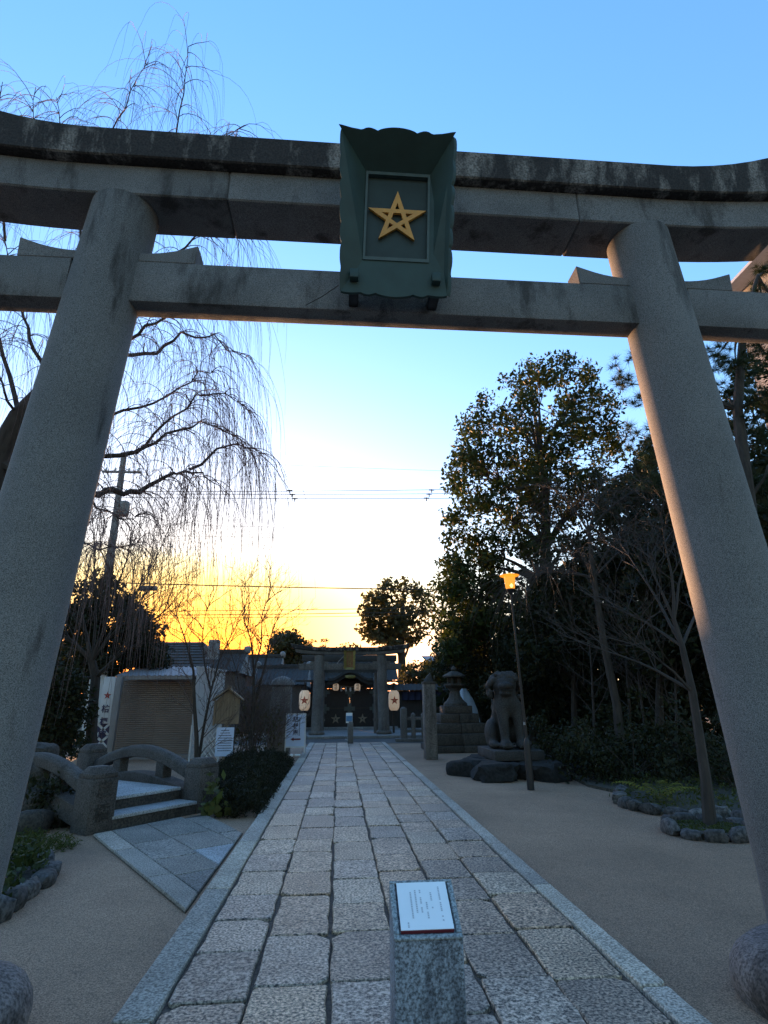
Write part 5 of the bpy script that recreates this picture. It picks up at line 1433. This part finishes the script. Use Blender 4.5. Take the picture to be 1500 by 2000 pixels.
ep = [(-30, 1812), (0, 1796), (40, 1762), (78, 1735), (92, 1722), (95, 1705), (80, 1690)]
eg2 = [gnd(*p) for p in ep]
MB().prism([(p.x, p.y, -.02) for p in eg2]+[(-3.3, 7.4, -.02), (-4.2, 7.9, -.02), (-7, 7.5, -.02), (-7, 5, -.02)], (0, 0, .06)).build('soil', 'soil', lbed)
edging(lbed, [(p.x, p.y) for p in eg2], .17, .18, 21)


def scatter(poly, n, seed):
    r = np.random.RandomState(seed); xs_ = [p[0] for p in poly]; ys_ = [p[1] for p in poly]; out = []
    while len(out) < n:
        x, y = r.uniform(min(xs_), max(xs_)), r.uniform(min(ys_), max(ys_)); c = False; j = len(poly)-1
        for i in range(len(poly)):
            if (poly[i][1] > y) != (poly[j][1] > y) and x < (poly[j][0]-poly[i][0])*(y-poly[i][1])/(poly[j][1]-poly[i][1])+poly[i][0]: c = not c
            j = i
        if c: out.append((x, y))
    return out


inner = [(p.x+.12, p.y+.22) for p in eg[1:]]+[(9.5, 7), (10, 20), (6.6, 20), (5.9, 15), (5.3, 12.5), (5.0, 11)]
pts = scatter(inner, 1500, 1)
leaves('undergrowth', [(x, y, .06+.05*(i % 3)) for i, (x, y) in enumerate(pts)], .16, 9, .075, 'grass', None, 98, .35, 'stuff', .5)
pts = [(x, y) for x, y in scatter([(rc.x-.4, rc.y-.36), (rc.x+.4, rc.y-.36), (rc.x+.4, rc.y+.36), (rc.x-.4, rc.y+.36)], 240, 2) if (x-rc.x)**2+((y-rc.y)/.92)**2 < .16]
leaves('moss', [(x, y, .075) for x, y in pts], .05, 10, .035, 'grass', None, 99, .4, 'stuff', .35)
pts = scatter([(p.x-.06, p.y+.05) for p in eg2]+[(-3.4, 7.2), (-4.6, 7.5), (-5, 5.4)], 420, 3)
leaves('ground_cover', [(x, y, .07+.10*(i % 4)/3) for i, (x, y) in enumerate(pts)], .10, 12, .065, 'leaf', None, 100, .5, 'stuff', .7)
pts = scatter([(-3.9, 7.0), (-2.9, 7.3), (-3.2, 8.0), (-4.3, 8.3)], 160, 4)
leaves('grass_patch', [(x, y, .04) for x, y in pts], .08, 16, .07, 'grass', None, 101, .15, 'stuff', .8)

# dark glossy shrubs along the back of the open ground
for i, (x, y, Y, w_, h_, lb) in enumerate(((1110, 1520, 13.0, .9, .75, 'dark low shrub right of the boulders'), (1165, 1525, 12.2, .9, .8, 'dark glossy-leaved shrub at the edge of the sandy ground'), (1225, 1530, 11.4, .9, .85, 'dark shrub at the corner of the fern bed'), (1080, 1480, 15.8, 1.1, 1.2, 'tall dark shrub behind the lamp post'), (1190, 1480, 14.2, 1.2, 1.2, 'dark shrub under the weeping tree'), (1280, 1500, 12.2, 1.2, 1.0, 'dark shrub behind the ferns'), (1350, 1480, 11.8, 1.2, 1.3, 'tall dark shrub behind the slender tree trunk'), (1440, 1500, 10.4, 1.3, 1.2, 'dark shrub beside the near right pillar'))):
    c = at(x, y, Y); t = thing('shrub', lb, 'shrub', (c.x, Y, 0), 'dark shrubs under the grove'); rr = random.Random(120+i)
    cs = [(c.x+rr.gauss(0, w_*.45), Y+rr.gauss(0, .35), abs(rr.gauss(0, h_*.5))+.12) for _ in range(34)]
    m = MB()
    for q in cs[:14]: m.tube(wander((c.x+rr.gauss(0, .1), Y, 0), q, 3, .08, rr.randint(0, 999)), [.016, .012, .009, .006], 4, caps=False)
    m.build('stems', 'bark', t)['kind'] = 'stuff'
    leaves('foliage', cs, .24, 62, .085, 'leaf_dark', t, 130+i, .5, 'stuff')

# ferns: one built, the rest copied
def fern(label, loc):
    t = thing('fern', label, 'fern', loc, 'yellow-green ferns in the bed'); rr = random.Random(140)
    for j in range(11):
        a = 2*pi*j/11+rr.uniform(-.25, .25); L = rr.uniform(.60, .85); V = []; F = []; n = 15
        for i in range(1, n):
            f = i/n; r = L*f*.85; z = .34*L*4*f*(1-f*.72)*.62+.02
            w_ = .115*sin(pi*min(1, f*1.02+.06))**.8+.006
            c = Vector((loc[0]+cos(a)*r, loc[1]+sin(a)*r, loc[2]+z)); o = Vector((-sin(a), cos(a), 0)); fw_ = Vector((cos(a), sin(a), .1))*L/n*.42
            for sx in (-1, 1):
                k_ = len(V); V += [c-fw_*.8, c+fw_*.9, c+o*sx*w_+fw_*1.8-Vector((0, 0, w_*.25))]; F.append((k_, k_+1, k_+2))
        m = MB(); m.add(V, F); m.build('frond', 'fern', t)
    return t


fp = [(1290, 1545), (1330, 1530), (1360, 1548), (1415, 1540), (1445, 1560), (1385, 1522), (1430, 1585), (1250, 1560)]
lbs = ['leftmost tall fern in the stone-edged bed', 'fern at the back of the bed, left of the slender tree', 'fern just left of the slender tree trunk', 'bright fern right of the slender tree trunk', 'fern close beside the near right pillar', 'fern behind the slender tree trunk', 'low fern near the edging stones by the right pillar', 'small fern at the corner of the bed']
f0 = None
for (x, y), lb in zip(fp, lbs):
    g = gnd(x, y+28); loc = (g.x, g.y, .05)
    if f0 is None: f0 = fern(lb, loc)
    else: copy_thing(f0, loc, lb, rng.uniform(0, 6.28), rng.uniform(.85, 1.3))

# loose rocks behind the near left pillar
for i, (x, y, Y, d, lb) in enumerate(((82, 1478, 9.6, (.42, .4, .40), 'rounded rock on top of the rock pile by the left railing'), (70, 1520, 9.3, (.55, .45, .5), 'dark rock in the pile behind the near left pillar'), (62, 1575, 8.9, (.5, .45, .45), 'lower dark rock of the pile left of the bridge'), (110, 1600, 8.8, (.5, .4, .3), 'flat grey rock on the ground left of the bridge post'), (60, 1625, 8.4, (.45, .4, .32), 'grey rock at the foot of the rock pile'), (120, 1560, 9.2, (.45, .4, .4), 'dark rock close to the left bridge railing'))):
    p = at(x, y, Y); z = max(d[2]*.35, p.z); r = MB().rock((p.x, Y, z), d, 30+i, 3, .22).build('rock', 'dark_stone', None, smooth=True, angle=50); tag(r, lb, 'rock', 'rocks left of the bridge')
    if z > d[2]*.6: tag(MB().rock((p.x, Y+.1, z*.35), (d[0]*1.3, d[1]*1.3, z*1.0), 50+i, 3, .2).build('rock', 'dark_stone', None, smooth=True, angle=50), 'supporting boulder under the ' + lb, 'rock', 'rocks left of the bridge')
cl = [(at(rr.uniform(70, 160), rr.uniform(1500, 1600), 9.4+rr.uniform(-.2, .4))) for _ in range(40)]
cl += [at(rr.uniform(55, 150), rr.uniform(1530, 1620), 8.7+rr.uniform(-.15, .3)) for _ in range(30)]
gs = thing('small_shrub', 'low green shrub growing between the rocks and the left bridge post', 'shrub', (-4.2, 9.4, 0)); leaves('foliage', [tuple(c) for c in cl], .16, 40, .07, 'leaf_dark', gs, 150, .5, 'stuff')

# ================================================================== HOUSES BEHIND, WIRES, POLE
h1 = thing('tiled_house', 'house with a sloping ridged roof behind the kiosk, catching the sunset', 'house', (at(370, 1371, 30).x, 30, 0))
a, b, c, d = at(285, 1262, 31), at(312, 1252, 31), at(418, 1292, 29), at(300, 1305, 27.5)
xl_, xr_ = at(270, 1300, 29).x, at(428, 1290, 29).x; ze = at(350, 1303, 27.5).z; zr_ = at(312, 1254, 31).z
MB().box(((xl_+xr_)/2, 30, ze/2), (xr_-xl_-.6, 4.5, ze)).build('wall', 'house_wall', h1)
V = []; F = []; n = 9
for i in range(n):                                   # rows of tiles stepping down to the eave
    f0_, f1_ = i/n, (i+1)/n
    y0, y1 = 31-3.6*f0_, 31-3.6*f1_-.06; z0, z1 = zr_+(ze-zr_)*f0_, zr_+(ze-zr_)*f1_
    k_ = len(V); V += [(xl_-.3, y0, z0), (xr_-1.3+1.3*f0_, y0, z0), (xr_-1.3+1.3*f1_, y1, z1+.05), (xl_-.3, y1, z1+.05), (xl_-.3, y1, z1-.02), (xr_-1.3+1.3*f1_, y1, z1-.02)]
    F += [(k_, k_+1, k_+2, k_+3), (k_+3, k_+2, k_+5, k_+4)]
V2 = len(V); V += [(xl_-.3, 31, zr_), (xr_-1.3, 31, zr_), (xr_, 34.6, ze), (xl_-.3, 34.6, ze), (xr_, 27.4, ze)]; F += [(V2, V2+1, V2+2, V2+3), (V2+1, V2+4, V2+2)]
MB().add(V, F).build('roof', 'tile', h1)
p = at(416, 1292, 28.5); q = at(416, 1250, 28.5); w_ = .62
ch = thing('roof_finial', 'pale square ornament block standing on a grey roof before the sunset', 'ornament', (p.x, 28.5, p.z))
MB().box((p.x, 28.5, (p.z+q.z)/2-.0), (.50, .45, q.z-p.z)).build('block', 'plaster', ch, bevel=.05)
MB().box((p.x-.05, 28.5, p.z-.25), (1.1, .7, .9), top=(.5, .7)).build('base', 'grey_paint', ch, bevel=.03)
MB().box((p.x, 28.26, (p.z+q.z)/2+.05), (.26, .04, (q.z-p.z)*.6)).build('inset', 'grey_paint', ch)
for i, (x0, x1, ye, yr, Y, lb) in enumerate(((385, 470, 1312, 1276, 28, 'low house with a grey gable roof right of the pale ornament'), (440, 545, 1318, 1284, 36, 'far dark-roofed house left of the trimmed tree'), (495, 600, 1338, 1305, 31, 'dark tiled roof with pale ridge ends behind the tall stone post'))):
    xa_, xb_ = at(x0, 1371, Y).x, at(x1, 1371, Y).x; ze = at(x0, ye, Y-1).z; zr_ = at(x0, yr, Y+1.2).z
    t = thing('house', lb, 'house', ((xa_+xb_)/2, Y, 0)); MB().box(((xa_+xb_)/2, Y+1, ze/2), (xb_-xa_-.5, 3.2, ze)).build('wall', 'house_wall', t)
    for s, nm in ((-1, 0), (1, 1)):
        V = []; F = []; n = 30
        for q in range(n+1):
            x = xa_+(xb_-xa_)*q/n; dz = .035*abs(sin(q*pi/2)); V += [(x, Y+1+s*2.0, ze+dz), (x, Y+1, zr_+dz)]
        for q in range(n): F.append((2*q, 2*q+2, 2*q+3, 2*q+1))
        MB().add(V, F).build('roof', 'tile', t)
    for s in (0, 1):
        x = xa_ if s == 0 else xb_; MB().prism([(x-.04, Y-.9, ze-.05), (x-.04, Y+2.9, ze-.05), (x-.04, Y+1, zr_-.05)], (.08, 0, 0)).build('gable', 'plaster', t)
    MB().box(((xa_+xb_)/2, Y+1, zr_+.06), (xb_-xa_+.1, .28, .22)).build('ridge', 'tile', t, bevel=.03)
    for s in (0, 1): MB().rock((xa_ if s == 0 else xb_, Y+1, zr_+.14), (.34, .34, .40), i+s, 2, .2).build('ridge_end', 'tin', t, smooth=True)
# building at the upper right
tb2 = thing('tall_building', 'pale flat-roofed building corner showing above the pine at the top right', 'building', (at(1560, 500, 30).x, 30, 0))
a = at(1548, 520, 30); ztop = at(1500, 474, 30).z
MB().box((a.x+5.2, 33, ztop/2), (10, 6, ztop)).build('wall', 'plaster', tb2)
MB().box((a.x+4.35, 33, ztop+.12), (11.2, 7, .24)).build('roof_slab', 'white_paint', tb2)
for i in range(4):
    for j in range(3): MB().box((a.x+1.7+2.4*i, 29.98, ztop-2.2-3.1*j), (1.3, .08, 1.5)).build('window', 'navy', tb2)
# far roof seen between trees, right of the gate
t = thing('far_house', 'far house with a pale blue roof glimpsed between the trees right of the gate', 'house', (at(850, 1371, 46).x, 46, 0))
xa_, xb_ = at(832, 1371, 46).x, at(905, 1371, 46).x; ze, zr_ = at(850, 1292, 46).z, at(850, 1281, 48).z
MB().box(((xa_+xb_)/2, 48, ze/2), (xb_-xa_-.6, 3.6, ze)).build('wall', 'house_wall', t)
MB().prism([(xa_, 45.6, ze), (xa_, 48, zr_), (xa_, 50.4, ze)], (xb_-xa_, 0, 0)).build('roof', 'tin', t)

up_ = thing('utility_pole', 'tall leaning concrete utility pole half hidden behind willow branches', 'utility pole', (at(205, 1240, 24).x, 24, 0))
a, b = at(206, 1160, 24), at(242, 892, 24); foot = a+(a-b)*(a.z/(b.z-a.z)); 
MB().tube([(a.x-.05, 24, 0), a, b], [.20, .18, .12], 12).build('pole', 'concrete', up_, smooth=True)
for z in (.88, .72): c = a.lerp(b, z); MB().box(c, (1.7, .09, .09)).build('crossarm', 'grey_paint', up_)
for z in (.88, .72):
    for s in (-.7, -.3, .3, .7): c = a.lerp(b, z); MB().lathe([(.03, .0), (.06, .05), (.03, .16)], (c.x+s, c.y, c.z+.045), 8).build('insulator', 'sheet', up_)
c = a.lerp(b, .55); MB().lathe([(.20, 0), (.22, .04), (.22, .6), (.16, .66)], (c.x+.3, c.y, c.z), 14).build('transformer', 'grey_paint', up_, smooth=True)
wires = [(960, 956, 27, .016, 'uppermost of the three parallel wires with spacers'), (966, 964, 27, .016, 'middle one of the three parallel wires with spacers'), (974, 973, 27, .016, 'lowest of the three parallel wires with spacers'),
         (1147, 1152, 26, .030, 'thick cable carrying the grey splice box'), (1192, 1186, 30, .020, 'upper wire of the three low in the yellow sky'), (1200, 1194, 30, .024, 'middle wire of the three low in the yellow sky'), (1206, 1200, 30, .018, 'lowest wire in the yellow sky'),
         (1030, 1036, 33, .010, 'faint thin wire crossing the white part of the sky'), (1050, 1052, 33, .010, 'fainter thin wire just below the thin upper one'), (908, 920, 34, .009, 'thin single wire highest in the sky')]
for i, (yl, yr, Y, r, lb) in enumerate(wires):
    a, b = at(540, yl, Y), at(880, yr, Y); d = (b-a); p, q = a-d*2.2, b+d*2.6; pts = []
    for k_ in range(25):
        f = k_/24; v_ = p.lerp(q, f); v_.z += .35*((2*f-1)**2-.02); pts.append(v_)
    w_ = MB().tube(pts, r, 4).build('power_line', 'cable'); tag(w_, lb, 'wire', 'overhead wires across the sunset')
for j, x in enumerate((566, 843)):
    for i, y in enumerate((958, 966, 974)):
        c = at(x+(5 if j == 0 else -5)*i, y-(1 if j else 0), 27); s_ = MB().box(c-Vector((0, 0, .06)), (.05, .05, .20)); s_.box(c, (.28, .05, .05))
        tag(s_.build('wire_spacer', 'cable'), 'small dark spacer on the %s of three wires, %s' % (('top', 'middle', 'lowest')[i], 'near the willow tips' if j == 0 else 'near the tall tree'), 'spacer', 'spacers on the three wires')
c = at(289, 1149, 26); tag(MB().tube([c-Vector((.42, 0, 0)), c-Vector((.36, 0, 0)), c+Vector((.36, 0, 0)), c+Vector((.42, 0, 0))], [.06, .12, .12, .06], 10).build('splice_box', 'grey_paint', smooth=True), 'grey splice box hanging on the thick cable left of the sunset', 'splice box')
